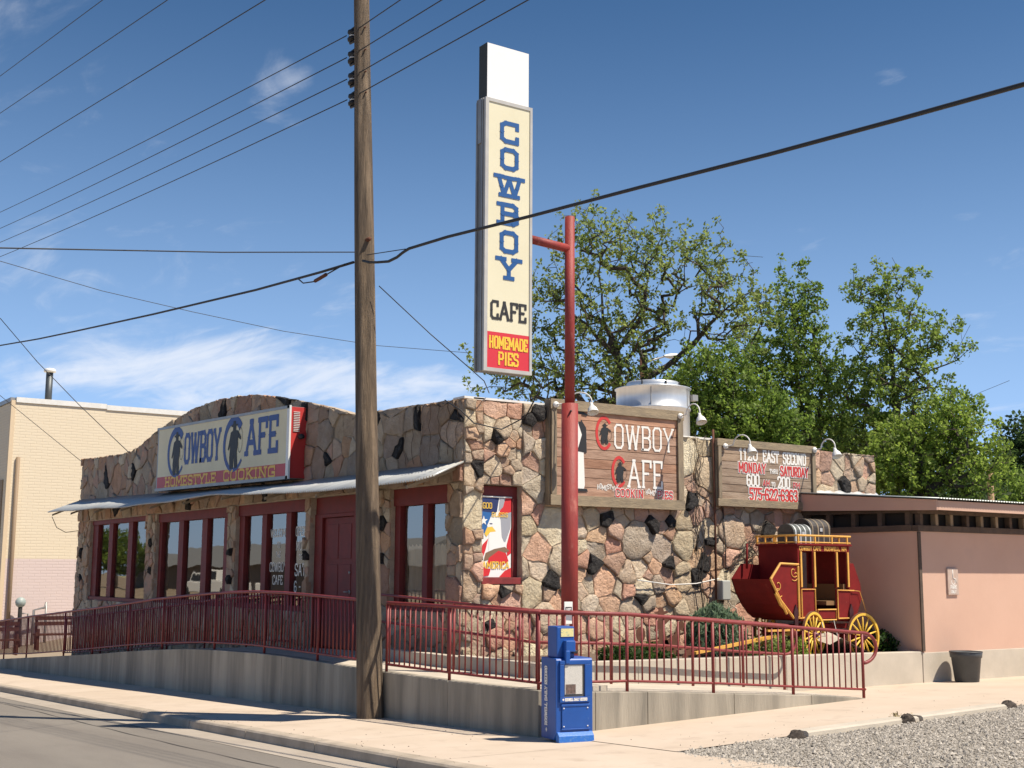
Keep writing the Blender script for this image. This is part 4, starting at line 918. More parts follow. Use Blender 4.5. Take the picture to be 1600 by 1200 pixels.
# ------------------------------------------------------------------ railings
RTOP = [(12.52, 1.44), (14.65, 1.46), (16.3, 1.47), (17.3, 1.50), (19.0, 1.54), (20.0, 1.56), (21.1, 1.56), (22.3, 1.53), (23.5, 1.48), (24.9, 1.41), (26.5, 1.32), (28.1, 1.20), (30.5, 1.04), (33.2, .87), (36.4, .67), (40.1, .42)]
RBOT = [(12.52, .61), (14.6, .60), (16.3, .60), (17.3, .62), (18.5, .63), (19.9, .645), (21.0, .645), (23.1, .60), (25.9, .46), (28.0, .31), (30.3, .13), (35.5, -.27), (39.8, -.54)]
b = MB(); b.tube([(0, 0, 0), (0, 0, 1)], .0112, M_red, 6); BAL = b
b = MB(); b.tube([(0, 0, 0), (0, 0, 1)], .0215, M_red, 10); POSTB = b
bal0 = None; post0 = None
def stick(kind, parent, x, y, za, zb):
    global bal0, post0
    src = bal0 if kind == 'baluster' else post0
    if src is None:
        o = (BAL if kind == 'baluster' else POSTB).build(kind, parent)
        if kind == 'baluster': bal0 = o
        else: post0 = o
    else: o = copy_of(src, parent)
    o.location = (x, y, za); o.scale = (1, 1, zb-za); return o
def rail(parent, pts, r, name='top_rail'):
    b = MB(); b.tube(pts, r, M_red, 10); return b.build(name, parent)
def Yrail(parent, x, y0, y1, posts, step, topf, botf, basef, bars=True):
    ys_ = sorted(set([y0, y1]+[q for q, _ in RTOP if y0 < q < y1]))
    rail(parent, [(x, q, topf(q)) for q in ys_], .026)
    if bars: rail(parent, [(x, q, botf(q)) for q in ys_], .017, 'bottom_rail')
    for q in posts: stick('post', parent, x, q, basef(q), topf(q))
    if bars:
        q = y0+step*.6
        while q < y1-.03:
            if min([abs(q-p) for p in posts]+[9]) > .045: stick('baluster', parent, x, q, botf(q), topf(q))
            q += step
tz = lambda q: interp(RTOP, q); bz = lambda q: interp(RBOT, q); wz = lambda q: interp(WT, q)
ra = thing('railing', 'red steel railing with upright bars wrapping the ramp corner behind the newspaper box', 'railing')
Yrail(ra, 8.98, 12.52, 16.31, [12.56, 14.59, 16.31], .145, tz, bz, wz)
XT = [(8.98, 1.44), (10.31, 1.40), (11.77, 1.295), (13.26, 1.185), (14.70, 1.075)]; XB = [(8.98, .61), (10.31, .58), (11.77, .49), (13.26, .38), (14.74, .275)]
xt = lambda q: interp(XT, q); xb = lambda q: interp(XB, q)
loop = [(14.70+.30*math.sin(a), 12.52, 1.075-.215+.215*math.cos(a)) for a in lin(0, math.pi, 12)]
rail(ra, [(q, 12.52, z) for q, z in XT]+loop[1:], .026); rail(ra, [(q, 12.52, z) for q, z in XB], .017, 'bottom_rail')
for q in (10.31, 11.77, 13.26, 14.70): stick('post', ra, q, 12.52, interp(RT, q)-.02, xt(q))
q = 9.10
while q < 14.66:
    if min(abs(q-p) for p in (10.31, 11.77, 13.26, 14.70)) > .045: stick('baluster', ra, q, 12.52, xb(q), xt(q))
    q += .1215
rb = thing('railing', 'long red railing with close bars along the street side of the ramp', 'railing')
Yrail(rb, 8.98, 17.05, 40.1, [17.06, 18.57, 20.65, 22.94, 25.81, 27.98, 30.62, 33.05, 36.72, 39.3], .13, tz, bz, wz)
rc = thing('railing', 'second barred red railing beside the cafe windows on the far slope of the ramp', 'railing')
Yrail(rc, 10.30, 22.5, 38.0, [22.5, 24.6, 26.9, 29.3, 31.8, 34.4, 37.9], .24, lambda q: tz(q)-.02, bz, wz)
rd = thing('handrail', 'inner red two rail handrail in front of the planter wall with a looped end', 'handrail')
hz = [(18.6, 1.56), (17.4, 1.52), (15.9, 1.46), (14.05, 1.41)]
P = [(9.98, q, z) for q, z in hz]+[(11.3, 14.03, 1.35), (12.8, 14.02, 1.27), (14.7, 14.02, 1.13)]
rail(rd, P+[(14.70+.24*math.sin(a), 14.02, 1.13-.22+.22*math.cos(a)) for a in lin(0, math.pi, 12)][1:]+[(13.6, 14.02, .77), (12.2, 14.02, .89), (11.0, 14.02, .955), (9.98, 14.05, .99), (9.98, 15.9, 1.05), (9.98, 18.6, 1.13)], .0215)
for x, y, zb_ in ((9.98, 18.55, .5), (9.98, 16.1, .5), (9.98, 14.4, .5), (11.26, 14.02, .39), (12.78, 14.02, .30), (13.79, 14.02, .24), (14.66, 14.02, .16)):
    stick('post', rd, x, y, zb_, (interp([(14.05, 1.41), (18.6, 1.56)], y) if x < 10 else interp([(9.98, 1.41), (11.3, 1.35), (12.8, 1.27), (14.7, 1.13)], x)))

# ------------------------------------------------------------------ newspaper box
nb = thing('newspaper_box', 'blue coin operated Daily Record newspaper box standing on the footpath at the ramp corner', 'newspaper box')
BX = Matrix.Translation((8.70, 11.83, .015)) @ Matrix.Rotation(math.atan2(-.09, .46), 4, 'Z')
def nbp(fn, name, bevel=0.0, parent=nb):
    b = MB(); fn(b); o = b.build(name, parent, bevel=bevel); 
    if parent is nb: o.matrix_local = BX
    return o
W, D, H = .465, .40, .93
nbp(lambda b: b.prism([(0, 0, .10), (0, .0, H-.02), (0, .02, H), (0, D, H), (0, D, .02), (0, .06, .02)], (W, 0, 0), M_box), 'cabinet', .008)
nbp(lambda b: (b.box((.04, -.028, .44), (W-.04, -.002, .50), M_box), b.box((.04, -.028, .86), (W-.04, -.002, .905), M_box), b.box((.04, -.028, .501), (.095, -.002, .859), M_box), b.box((W-.11, -.028, .501), (W-.04, -.002, .859), M_box)), 'door', .005)
nbp(lambda b: b.box((.095, -.010, .50), (W-.11, -.004, .86), mat('plexi_shadow', (.10, .10, .10), .15)), 'window')
nbp(lambda b: (b.box((.105, -.017, .53), (.325, -.011, .855), mat('newsprint', (.60, .58, .53), .9, (.42, .41, .38), 70, fac=(.5, .62), stretch=(1, 1, 4))), b.box((.115, -.0195, .535), (.24, -.0172, .64), mat('news_photo', (.20, .13, .11), .9, (.09, .07, .06), 40))), 'newspaper')
nbp(lambda b: (b.box((.07, -.016, .15), (W-.05, -.002, .405), M_box), b.box((.06, -.024, .395), (W-.04, -.002, .42), M_box), b.box((.06, -.024, .135), (W-.04, -.002, .152), M_box)), 'lower_panel', .005)
nbp(lambda b: b.prism([(.01, -.01, .115), (.01, -.055, .075), (.01, -.06, .0), (.01, .03, .0), (.01, .03, .115)], (W-.02, 0, 0), mat('scuffed_blue', (.02, .14, .50), .5, (.10, .22, .45), 40, fac=(.5, .7))), 'base_skirt', .006)
nbp(lambda b: b.box((.035, .05, H+.001), (.26, .30, 1.285), M_box), 'coin_box', .012)
nbp(lambda b: (b.box((.11, -.035, 1.0), (.235, .049, 1.13), M_box), b.box((.105, -.04, .865), (.165, .03, 1.02), M_box), b.box((.21, -.005, .98), (.28, .04, 1.02), M_black)), 'coin_mechanism', .012)
nbp(lambda b: b.box((.085, .042, 1.17), (.245, .049, 1.262), mat('price_sticker', (.75, .66, .30), .7, (.40, .45, .30), 60, fac=(.55, .6))), 'sticker')
nbp(lambda b: [b.lathe((x_, -.022, z_), [(0, -.004), (.008, -.002), (.008, .006)], M_white, 8, 'Y') for x_ in (.09, W-.075) for z_ in (.175, .375)], 'rivet')
def sidetxt(b):
    lettering(b, 'ROSWELL DAILY RECORD', .062, (-.003, .23, .17), Vector((0, 0, 1)), Vector((0, 1, 0)), M_whitep, width=.66, t=.22, serif=.34)
    flat(b, [(-.03, 0), (0, -.022), (.03, 0), (0, .022)], (-.004, .25, .12), Vector((0, 0, 1)), Vector((0, 1, 0)), M_whitep)
def fronttxt(b):
    lettering(b, 'ROSWELL DAILY RECORD', .028, (.10, -.0285, .458), UX, VZ, M_whitep, width=.28, t=.24, serif=.34)
    flat(b, [(-.014, 0), (0, -.014), (.014, 0), (0, .014)], (.080, -.0285, .472), UX, VZ, M_whitep)
def sidetxt2(b):
    # the side panel faces the street: letters climb from bottom to top
    lettering(b, 'ROSWELL DAILY RECORD', .062, (-.003, .20, .17), Vector((0, 0, 1)), Vector((0, 1, 0)), M_whitep, width=.66, t=.22, serif=.34)
nbp(sidetxt, 'lettering'); nbp(fronttxt, 'lettering')
pc = thing('notice_board', 'small white notice with a black label fixed beside the foot of the red sign post', 'notice')
b = MB(); b.box((10.53, 14.10, .70), (10.60, 14.13, 1.45), M_whitep); b.box((10.50, 14.08, 1.22), (10.64, 14.095, 1.52), M_whitep); b.build('plate', pc, bevel=.004)
b = MB(); b.add([(10.515, 14.078, 1.36), (10.625, 14.078, 1.36), (10.625, 14.078, 1.45), (10.515, 14.078, 1.45)], [(0, 1, 2, 3)], M_ink); lettering(b, 'USC', .05, (10.53, 14.077, 1.38), UX, VZ, M_whitep, width=.08, t=.2, serif=0); b.build('label_print', pc)

# ------------------------------------------------------------------ replica stagecoach in the planter
co = thing('stagecoach', 'small red replica stagecoach with yellow trim and wheels standing in the planter', 'stagecoach')
Y0, Y1 = 14.74, 15.64
def cp(name, fn, bevel=0.0, parent=co): b = MB(); fn(b); return b.build(name, parent, bevel=bevel)
boot = [(15.15, 1.83), (15.38, 2.085), (15.80, 2.07), (15.80, 1.19), (15.64, 1.18), (15.50, 1.27), (15.36, 1.42), (15.24, 1.61)]
cp('front_boot', lambda b: [b.prism([(x, y, z) for x, z in boot], (0, .03, 0), M_coach) for y in (Y0, Y1-.03)]
   + [b.add([(p[0], Y0, p[1]), (q[0], Y0, q[1]), (q[0], Y1, q[1]), (p[0], Y1, p[1])], [(0, 3, 2, 1)], M_coach) for p, q in zip([boot[0]]+boot[:3:-1], boot[:3:-1]+[(15.80, 1.19)])][:-1]
   + [b.box((15.30, Y0+.03, 1.60), (15.80, Y1-.03, 1.63), M_coach)])
def cabin(b):
    b.box((15.80, Y0, 1.19), (15.83, Y1, 2.385), M_coach)                       # front wall
    b.box((17.03, Y0, 1.15), (17.06, Y1, 2.385), M_coach)
    b.box((15.831, Y0+.01, 1.15), (17.029, Y1-.01, 1.18), M_coach)
    for y in (Y0, Y1-.03):
        b.box((15.832, y+.001, 2.29), (17.028, y+.029, 2.384), M_coach)
        b.box((15.832, y+.001, 1.182), (16.20, y+.029, 1.68), M_coach); b.box((16.71, y+.001, 1.182), (17.028, y+.029, 1.66), M_coach)
        b.box((16.201, y+.001, 1.182), (16.709, y+.029, 1.34), M_coach)
        for x in (15.832, 16.15, 16.70, 16.975): b.box((x, y+.001, 1.681), (x+.05, y+.029, 2.289), M_coach)
cp('cabin', cabin, .003)
cp('roof', lambda b: b.box((15.76, Y0-.03, 2.386), (17.10, Y1+.03, 2.42), M_coach), .006)
rb_ = [(17.062, 2.08), (17.18, 2.10), (17.34, 1.75), (17.36, 1.5), (17.17, 1.12), (17.062, 1.12)]
cp('rear_boot', lambda b: b.prism([(x, Y0+.02, z) for x, z in rb_], (0, Y1-Y0-.04, 0), M_coach))
cp('seat', lambda b: (b.box((16.5, Y0+.04, 1.40), (17.0, Y1-.04, 1.47), mat('seat_cloth', (.22, .12, .05), .9)), b.box((16.93, Y0+.04, 1.475), (17.0, Y1-.04, 1.75), mat('seat_cloth', (.22, .12, .05))), b.box((15.86, Y0+.04, 1.30), (16.1, Y1-.04, 1.42), M_coach)))
def trimline(b, pts, r=.017, y=Y0-.008): b.tube([(x, y, z) for x, z in pts], r, M_coachy, 6, smooth=False)
cp('boot_trim', lambda b: trimline(b, boot[:3]+[(15.79, 2.03), (15.79, 1.22), (15.66, 1.20)]+boot[:4:-1]+[boot[0]], .021))
for nm, pp in (('panel_trim', [(15.86, 1.205), (15.86, 1.665), (16.185, 1.665), (16.185, 1.205), (15.86, 1.205)]), ('panel_trim', [(16.73, 1.18), (16.73, 1.65), (17.14, 1.64)]), ('panel_trim', [(16.73, 1.18), (17.0, 1.18)]),
               ('door_trim', [(16.235, 1.16), (16.235, 1.33), (16.68, 1.33), (16.68, 1.16), (16.235, 1.16)]), ('sill_trim', [(15.66, 1.20), (16.2, 1.185)])):
    cp(nm, lambda b, pp=pp: trimline(b, pp, .013))
for x in (15.845, 16.17, 16.715, 16.99): cp('pillar', lambda b, x=x: b.box((x, Y0-.022, 1.70), (x+.036, Y0-.001, 2.285), M_coachy), .003)
def scroll(b, x, z, s):
    p = [(x+s*.10*t*math.cos(5.5*t), z+.11*t*math.sin(5.5*t)) for t in lin(.15, 1, 14)]; b.tube([(a, Y0-.006, c) for a, c in p], .007, M_coachy, 5)
cp('scrollwork', lambda b: (scroll(b, 15.69, 1.96, 1), scroll(b, 15.31, 1.74, -1), scroll(b, 15.72, 1.90, -1), scroll(b, 15.33, 1.64, 1)))
cp('lettering', lambda b: (lettering(b, 'COWBOY CAFE', .062, (15.84, Y0-.001, 2.307), UX, VZ, M_coachy, width=.52, t=.2, serif=.25, lift=.001), lettering(b, 'ROSWELL, NM', .062, (16.44, Y0-.001, 2.307), UX, VZ, M_coachy, width=.55, t=.2, serif=.25, lift=.001)))
def rack(b):
    for z, r in ((2.55, .019), (2.44, .012)): b.tube([(15.78, Y0-.02, z), (17.07, Y0-.02, z), (17.07, Y1+.02, z), (15.78, Y1+.02, z), (15.78, Y0-.02, z)], r, M_coachy, 6, smooth=False)
    for x in (15.79, 16.19, 16.6, 16.98): b.box((x, Y0-.032, 2.42), (x+.024, Y0-.008, 2.54), M_coachy); b.box((x, Y1+.008, 2.42), (x+.024, Y1+.032, 2.54), M_coachy)
    for y in (Y0+.22, Y0+.46, Y0+.70): b.box((15.768, y, 2.42), (15.792, y+.024, 2.54), M_coachy); b.box((17.058, y, 2.42), (17.082, y+.024, 2.54), M_coachy)
cp('roof_rack', rack)
cp('undercarriage', lambda b: (b.box((15.9, 14.72, .90), (16.0, 15.68, .98), M_coach), b.box((17.2, 14.72, .83), (17.3, 15.68, .90), M_coach), b.box((15.7, 15.0, 1.0), (17.3, 15.06, 1.08), M_coachd), b.box((15.7, 15.3, 1.0), (17.3, 15.36, 1.08), M_coachd),
   [b.prism([(x, Y0-.03, .95), (x+.05, Y0-.03, .95), (x+.07, Y0-.03, 1.30), (x+.02, Y0-.03, 1.42), (x-.03, Y0-.03, 1.30)], (0, .025, 0), mat('dark_spring', (.045, .008, .012), .6)) for x in (15.68, 17.02)]))
cp('step', lambda b: (b.tube([(16.3, Y0-.02, 1.15), (16.3, Y0-.10, .86), (16.6, Y0-.10, .86), (16.6, Y0-.02, 1.15)], .007, M_frame, 6),))
cp('rear_strap', lambda b: b.tube([(17.13, Y0-.01, 1.64), (17.28, Y0-.01, 1.63), (17.42, Y0-.02, 1.27)], .006, M_coachy, 6))
cp('brake_lever', lambda b: b.tube([(15.42, Y1-.1, 2.0), (15.44, Y1-.1, 2.42)], .02, M_coach, 6))
def wheel(cx_, cy_, cz_, R_, rot, near=True):
    M = Matrix.Translation((cx_, cy_, cz_)) @ Matrix.Rotation(rot, 4, 'Z')
    b = MB(); b.lathe((0, 0, 0), [(R_-.045, -.022), (R_-.006, -.022), (R_-.006, .022), (R_-.045, .022), (R_-.045, -.022)], M_wy, 40, 'Y', smooth=False)
    w = b.build('wheel', co); w.matrix_local = M
    b = MB(); b.lathe((0, 0, 0), [(R_-.006, -.018), (R_+.008, -.018), (R_+.008, .018), (R_-.006, .018)], M_rust, 40, 'Y', smooth=False); b.build('tyre', w)
    b = MB(); b.lathe((0, 0, 0), [(0, -.085), (.028, -.08), (.034, -.05), (.06, -.035), (.06, .035), (.034, .06), (0, .06)], mat('hub_paint', (.11, .012, .03), .5), 16, 'Y'); b.build('hub', w)
    b = MB(); b.tube([(0, 0, .055), (0, 0, R_*.5), (0, 0, R_-.04)], [.012, .017, .011], M_wy, 6); s0 = b.build('spoke', w)
    for k in range(1, 14): copy_of(s0, w, Matrix.Rotation(2*math.pi*k/14, 4, 'Y'))
M_wy = mat('wheel_yellow', (.78, .50, .06), .5, (.70, .42, .05), 8)
wheel(17.25, 14.66, .875, .395, 0); wheel(16.04, 14.66, .93, .375, math.radians(15)); wheel(17.25, 15.72, .875, .395, 0); wheel(16.0, 15.72, .93, .375, math.radians(15))
cp('drawbar', lambda b: b.hexa([(13.35, 14.56, .70), (15.9, 14.98, .92), (15.9, 15.08, .92), (13.35, 14.62, .70)], [(13.35, 14.56, .74), (15.9, 14.98, .975), (15.9, 15.08, .975), (13.35, 14.62, .74)], M_coachy))
cp('yoke_bar', lambda b: b.box((14.95, 14.62, 1.00), (15.75, 14.68, 1.03), M_coachy))
def trunk(label, x0_, x1_, y0_, y1_, z0_, h_, c, dark):
    t = thing('luggage_trunk', label, 'trunk', group='trunks on the stagecoach roof')
    m_ = mat('trunk_'+c, (.06, .068, .062) if not dark else (.035, .03, .027), .6, (.09, .10, .09) if not dark else (.055, .045, .04), 14)
    yc, w = (y0_+y1_)/2, (y1_-y0_)/2
    b = MB(); b.box((x0_, y0_, z0_), (x1_, y1_, z0_+h_*.55), m_); b.build('case', t, bevel=.008)
    b = MB(); prof = [(y0_+w-w*math.cos(a), z0_+h_*.56+h_*.44*math.sin(a)) for a in lin(0, math.pi, 12)]
    b.prism([(x0_, y, z) for y, z in prof], (x1_-x0_, 0, 0), m_); b.build('lid', t)
    for k in range(4):
        xx = x0_+.03+(x1_-x0_-.09)*k/3; b = MB()
        pr = [(y0_-.006, z0_)]+[(y0_+w-(w+.006)*math.cos(a), z0_+h_*.56+(h_*.44+.006)*math.sin(a)) for a in lin(0, math.pi, 12)]+[(y1_+.006, z0_)]
        b.add([(xx+q, y, z) for y, z in pr for q in (0, .03)], [(2*i, 2*i+1, 2*i+3, 2*i+2) for i in range(len(pr)-1)], M_woodv if dark else M_galv, True); b.build('strap', t)
    b = MB(); b.box(((x0_+x1_)/2-.03, y0_-.012, z0_+h_*.45), ((x0_+x1_)/2+.03, y0_-.001, z0_+h_*.6), M_galv); b.build('clasp', t)
trunk('grey green dome topped trunk at the front of the stagecoach roof', 15.98, 16.42, 14.98, 15.36, 2.425, .33, 'green', False)
trunk('taller dark brown trunk with wooden straps at the back of the stagecoach roof', 16.48, 16.98, 15.06, 15.50, 2.46, .40, 'brown', True)

# ------------------------------------------------------------------ planting
def leaves_np(centers, n_per, spread, size, aspect=1.6, squash=1.0, droop=0.0):
    c = np.repeat(np.asarray(centers, float), n_per, 0); n = len(c)
    off = RNG.normal(0, 1, (n, 3)); off /= np.linalg.norm(off, axis=1)[:, None]+1e-9; off *= (spread*RNG.random(n)**.5)[:, None]; off[:, 2] *= squash
    p = c+off; d = RNG.normal(0, 1, (n, 3)); d[:, 2] -= droop; d /= np.linalg.norm(d, axis=1)[:, None]
    e = np.cross(d, RNG.normal(0, 1, (n, 3))); e /= np.linalg.norm(e, axis=1)[:, None]+1e-9
    f = np.cross(d, e); s = size*RNG.uniform(.6, 1.3, n)[:, None]
    V = np.stack([p-d*s*aspect/2, p+e*s/2+f*s*.12, p+d*s*aspect/2, p-e*s/2+f*s*.12], 1).reshape(-1, 3)
    F = np.arange(4*n).reshape(-1, 4); return V, F
def np_mesh(name, V, F, material, parent=None, **props):
    me = bpy.data.meshes.new(name); me.vertices.add(len(V)); me.vertices.foreach_set('co', V.astype(np.float32).ravel())
    k = F.shape[1]; me.loops.add(F.size); me.loops.foreach_set('vertex_index', F.astype(np.int32).ravel())
    me.polygons.add(len(F)); me.polygons.foreach_set('loop_start', np.arange(0, F.size, k, dtype=np.int32)); me.update(calc_edges=True); me.materials.append(material)
    o = bpy.data.objects.new(name, me); COL.objects.link(o)
    if parent: o.parent = parent
    for a, v in props.items(): o[a] = v
    return o
M_leafA = leaf_mat('pecan_leaf', (.30, .36, .10), (.20, .27, .07))
M_leafB = leaf_mat('elm_leaf', (.235, .33, .06), (.15, .235, .042))
M_leafC = leaf_mat('light_elm_leaf', (.29, .38, .08), (.18, .265, .052))
M_leafD = leaf_mat('bright_leaf', (.32, .42, .075), (.20, .29, .05))
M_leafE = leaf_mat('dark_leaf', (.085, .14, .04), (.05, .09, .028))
M_leafS = leaf_mat('shrub_leaf', (.055, .115, .022), (.030, .070, .015))
M_spruce = leaf_mat('blue_spruce_needle', (.24, .33, .21), (.14, .21, .13))
def tree(name, label, base, trunks, blobs, ncl, per, spread, lsize, material, seed, ztrunk=None, bare=0, rtrunk=.20):
    rng = np.random.default_rng(seed); t = thing(name, label, 'tree')
    nodes = [np.array(base, float)]; par = [-1]
    for path in trunks:
        prev = int(np.argmin([np.linalg.norm(n-np.array(path[0])) for n in nodes]))
        for p in path:
            p = np.array(p, float); a = nodes[prev]; k = max(1, int(np.linalg.norm(p-a)/.5))
            for q in range(1, k+1):
                nodes.append(a+(p-a)*q/k+rng.normal(0, .045, 3)); par.append(prev); prev = len(nodes)-1
    ntr = len(nodes); vol = np.array([b[3]**2*b[4] for b in blobs]); vol = vol/vol.sum()
    A = []
    for b, nb_ in zip(blobs, rng.multinomial(ncl, vol)):
        d = rng.normal(0, 1, (nb_, 3)); d /= np.linalg.norm(d, axis=1)[:, None]; d *= (rng.random(nb_)**.42)[:, None]
        lump = 1+.22*np.sin(d[:, :1]*5+seed)*np.cos(d[:, 2:]*6+seed*2)
        A.append(np.array(b[:3])+d*lump*np.array([b[3], b[3], b[4]]))
    A = np.concatenate(A); top = np.array(nodes[ntr-1]); order = np.argsort(np.linalg.norm(A-np.array(nodes[min(ntr-1, 12)]), axis=1)); A = A[order]
    NP = np.zeros((ntr+ncl*12, 3)); NP[:ntr] = nodes; cnt = ntr; P = list(par); isclump = []
    for a in A:
        d = NP[:cnt]-a; dist = np.sqrt((d**2).sum(1))+np.maximum(0, d[:, 2])*1.1
        j = int(np.argmin(dist)); s = NP[j].copy(); L = np.linalg.norm(a-s); k = min(11, max(1, int(L/.32)))
        for q in range(1, k+1):
            tt = q/k; w = s+(a-s)*tt; w[2] += math.sin(tt*math.pi)*L*.08; w += rng.normal(0, .03, 3)*(q < k)
            NP[cnt] = w; P.append(j); j = cnt; cnt += 1
        isclump.append(j)
    tips = np.zeros(cnt)
    tips[isclump] = 1
    for i in range(cnt-1, 0, -1): tips[P[i]] += tips[i]
    rad = np.clip(.0060*np.maximum(tips, 1)**.50, .007, rtrunk)
    V, F = [], []
    for i in range(1, cnt):
        a, c = NP[P[i]], NP[i]; r0, r1 = min(rad[P[i]], rad[i]*1.35), rad[i]; d = c-a; L = np.linalg.norm(d)
        if L < 1e-5: continue
        d /= L; u = np.cross(d, (0, 0, 1) if abs(d[2]) < .9 else (1, 0, 0)); u /= np.linalg.norm(u); w = np.cross(d, u); sg = 6 if r1 > .03 else 3; o = len(V)
        for rr, pp in ((r0, a-d*r0*.3), (r1, c)):
            for k in range(sg): an = 6.2832*k/sg; V.append(pp+(u*math.cos(an)+w*math.sin(an))*rr)
        for k in range(sg): F.append((o+k, o+(k+1) % sg, o+sg+(k+1) % sg, o+sg+k))
    np_mesh('trunk', np.array(V), np.array(F), M_trunk, t)
    cl = NP[isclump]; keep = rng.random(len(cl)) > bare
    V, F = leaves_np(cl[keep], per, spread, lsize); np_mesh('crown', V, F, material, t)
    return t
tree('pecan_tree', 'tall open pecan tree with thin new leaves rising behind the tank and red post', (24.0, 29.4, 0), [[(24.0, 29.4, 8.3), (23.7, 29.7, 9.6), (23.6, 29.8, 11.0), (23.7, 29.7, 12.4)], [(23.8, 29.6, 8.6), (22.9, 30.3, 9.8), (22.6, 30.6, 11.3)], [(24.0, 29.5, 8.6), (24.6, 29.0, 9.7), (24.8, 28.8, 11.6)], [(23.9, 29.6, 7.4), (22.2, 30.9, 8.1), (21.4, 31.4, 8.2)], [(24.0, 29.4, 7.3), (25.1, 28.5, 8.1), (26.0, 27.7, 9.2), (26.8, 27.0, 10.2)], [(25.8, 27.9, 9.0), (26.0, 27.8, 10.5)]],
     [(23.4, 29.94, 11.9, 1.5, 1.5), (24.75, 28.89, 11.7, 1.7, 1.4), (22.53, 30.6, 10.1, 1.5, 1.5), (26.1, 27.6, 11.0, 1.6, 1.3), (21.42, 31.39, 8.3, 1.5, 1.2), (24.3, 29.22, 9.4, 2.0, 1.4), (26.6, 27.1, 9.6, 1.5, 1.3), (22.69, 30.48, 7.9, 1.9, 1.0), (24.5, 29.0, 7.6, 1.8, 1.0)], 1500, 13, .18, .080, M_leafA, 5, bare=.16, rtrunk=.19)
tree('leafy_tree', 'dense mid green tree directly behind the smaller timber sign', (31.0, 28.3, 0), [[(31.0, 28.3, 5.5), (30.8, 28.5, 8.0), (30.8, 28.5, 11.2)], [(31.0, 28.3, 5.8), (30.2, 29.2, 7.2)], [(30.9, 28.4, 7.0), (31.6, 27.8, 8.6)]],
     [(30.82, 28.53, 11.0, .95, 1.45), (31.2, 28.1, 10.6, .5, 1.0), (30.4, 28.98, 9.5, 1.75, 1.7), (31.21, 28.11, 8.07, 1.86, 1.9), (30.0, 29.39, 7.27, 1.97, 1.75), (31.0, 28.3, 6.0, 2.2, 1.2)], 1050, 20, .20, .080, M_leafB, 8, rtrunk=.2)
tree('tall_tree', 'tall right hand tree with uneven crown and bare twigs against the sky', (31.2, 25.0, 0), [[(31.2, 25.0, 6.5), (31.2, 25.0, 8.6), (31.0, 25.2, 10.2)], [(31.2, 25.0, 8.5), (31.7, 24.4, 10.4)], [(31.2, 25.0, 7.4), (32.2, 23.8, 8.3), (32.7, 23.3, 9.4)], [(31.2, 25.0, 6.0), (32.8, 23.2, 7.3), (33.4, 22.5, 7.7)]],
     [(31.15, 25.09, 10.8, 1.25, .95), (30.7, 25.6, 10.6, .7, .8), (31.23, 24.99, 9.1, 1.6, 1.35), (32.2, 23.75, 8.8, .85, 1.15), (31.25, 24.96, 7.3, 1.9, 1.5), (30.3, 26.12, 7.75, .83, 1.0), (31.0, 25.1, 5.8, 2.1, 1.2)], 950, 18, .18, .078, M_leafC, 13, bare=.10, rtrunk=.17)
tree('spreading_tree', 'bright green spreading tree low behind the pink building roof', (28.7, 21.6, 0), [[(28.7, 21.6, 3.8), (28.2, 22.2, 4.9), (28.5, 21.9, 5.6)], [(28.5, 21.8, 4.2), (29.2, 21.0, 5.4), (29.3, 21.0, 6.4)], [(28.4, 21.9, 4.6), (27.8, 22.7, 5.1)]],
     [(29.07, 21.24, 6.15, 1.0, .85), (28.51, 21.98, 5.4, 1.5, .95), (29.32, 20.89, 4.86, 1.03, .85), (28.0, 22.4, 4.5, 1.3, .7)], 900, 16, .16, .072, M_leafD, 21, bare=.05, rtrunk=.13)
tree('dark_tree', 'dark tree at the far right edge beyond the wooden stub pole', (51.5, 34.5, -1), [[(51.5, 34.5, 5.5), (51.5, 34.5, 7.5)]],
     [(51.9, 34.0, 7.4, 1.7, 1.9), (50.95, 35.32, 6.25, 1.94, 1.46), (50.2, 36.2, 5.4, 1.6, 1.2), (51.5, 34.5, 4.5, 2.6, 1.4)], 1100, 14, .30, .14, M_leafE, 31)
tree('round_tree', 'full dark green tree behind the roof tank, between the two timber signs', (24.3, 25.2, 0), [[(24.3, 25.2, 4.8), (24.1, 25.4, 6.6)], [(24.2, 25.3, 5.0), (25.2, 24.3, 6.2)]],
     [(24.15, 25.33, 7.35, 1.35, 1.0), (23.5, 25.94, 6.4, 1.3, .9), (24.38, 25.11, 6.04, 1.64, 1.0), (25.29, 24.19, 6.1, 1.15, .95), (24.6, 24.9, 5.0, 1.8, .8)], 1250, 18, .18, .075, M_leafB, 41)
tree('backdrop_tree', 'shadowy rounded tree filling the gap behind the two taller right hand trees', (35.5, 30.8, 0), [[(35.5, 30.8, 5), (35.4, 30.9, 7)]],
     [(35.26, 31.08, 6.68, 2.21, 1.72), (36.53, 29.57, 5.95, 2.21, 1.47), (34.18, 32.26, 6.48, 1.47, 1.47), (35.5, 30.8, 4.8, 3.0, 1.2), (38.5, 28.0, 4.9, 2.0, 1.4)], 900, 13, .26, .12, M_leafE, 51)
tree('backdrop_tree', 'low green tree closing the skyline between the pink roof and the dark tree', (44.0, 29.5, -.5), [[(44.0, 29.5, 3.5), (44.0, 29.5, 5.0)]],
     [(43.0, 30.4, 4.9, 2.0, 1.3), (45.2, 28.4, 4.7, 2.0, 1.3), (41.0, 30.2, 4.2, 2.0, 1.3), (47.5, 27.0, 4.2, 2.0, 1.3), (44, 29.5, 3.4, 3.5, 1.2)], 1200, 13, .28, .13, M_leafB, 61)

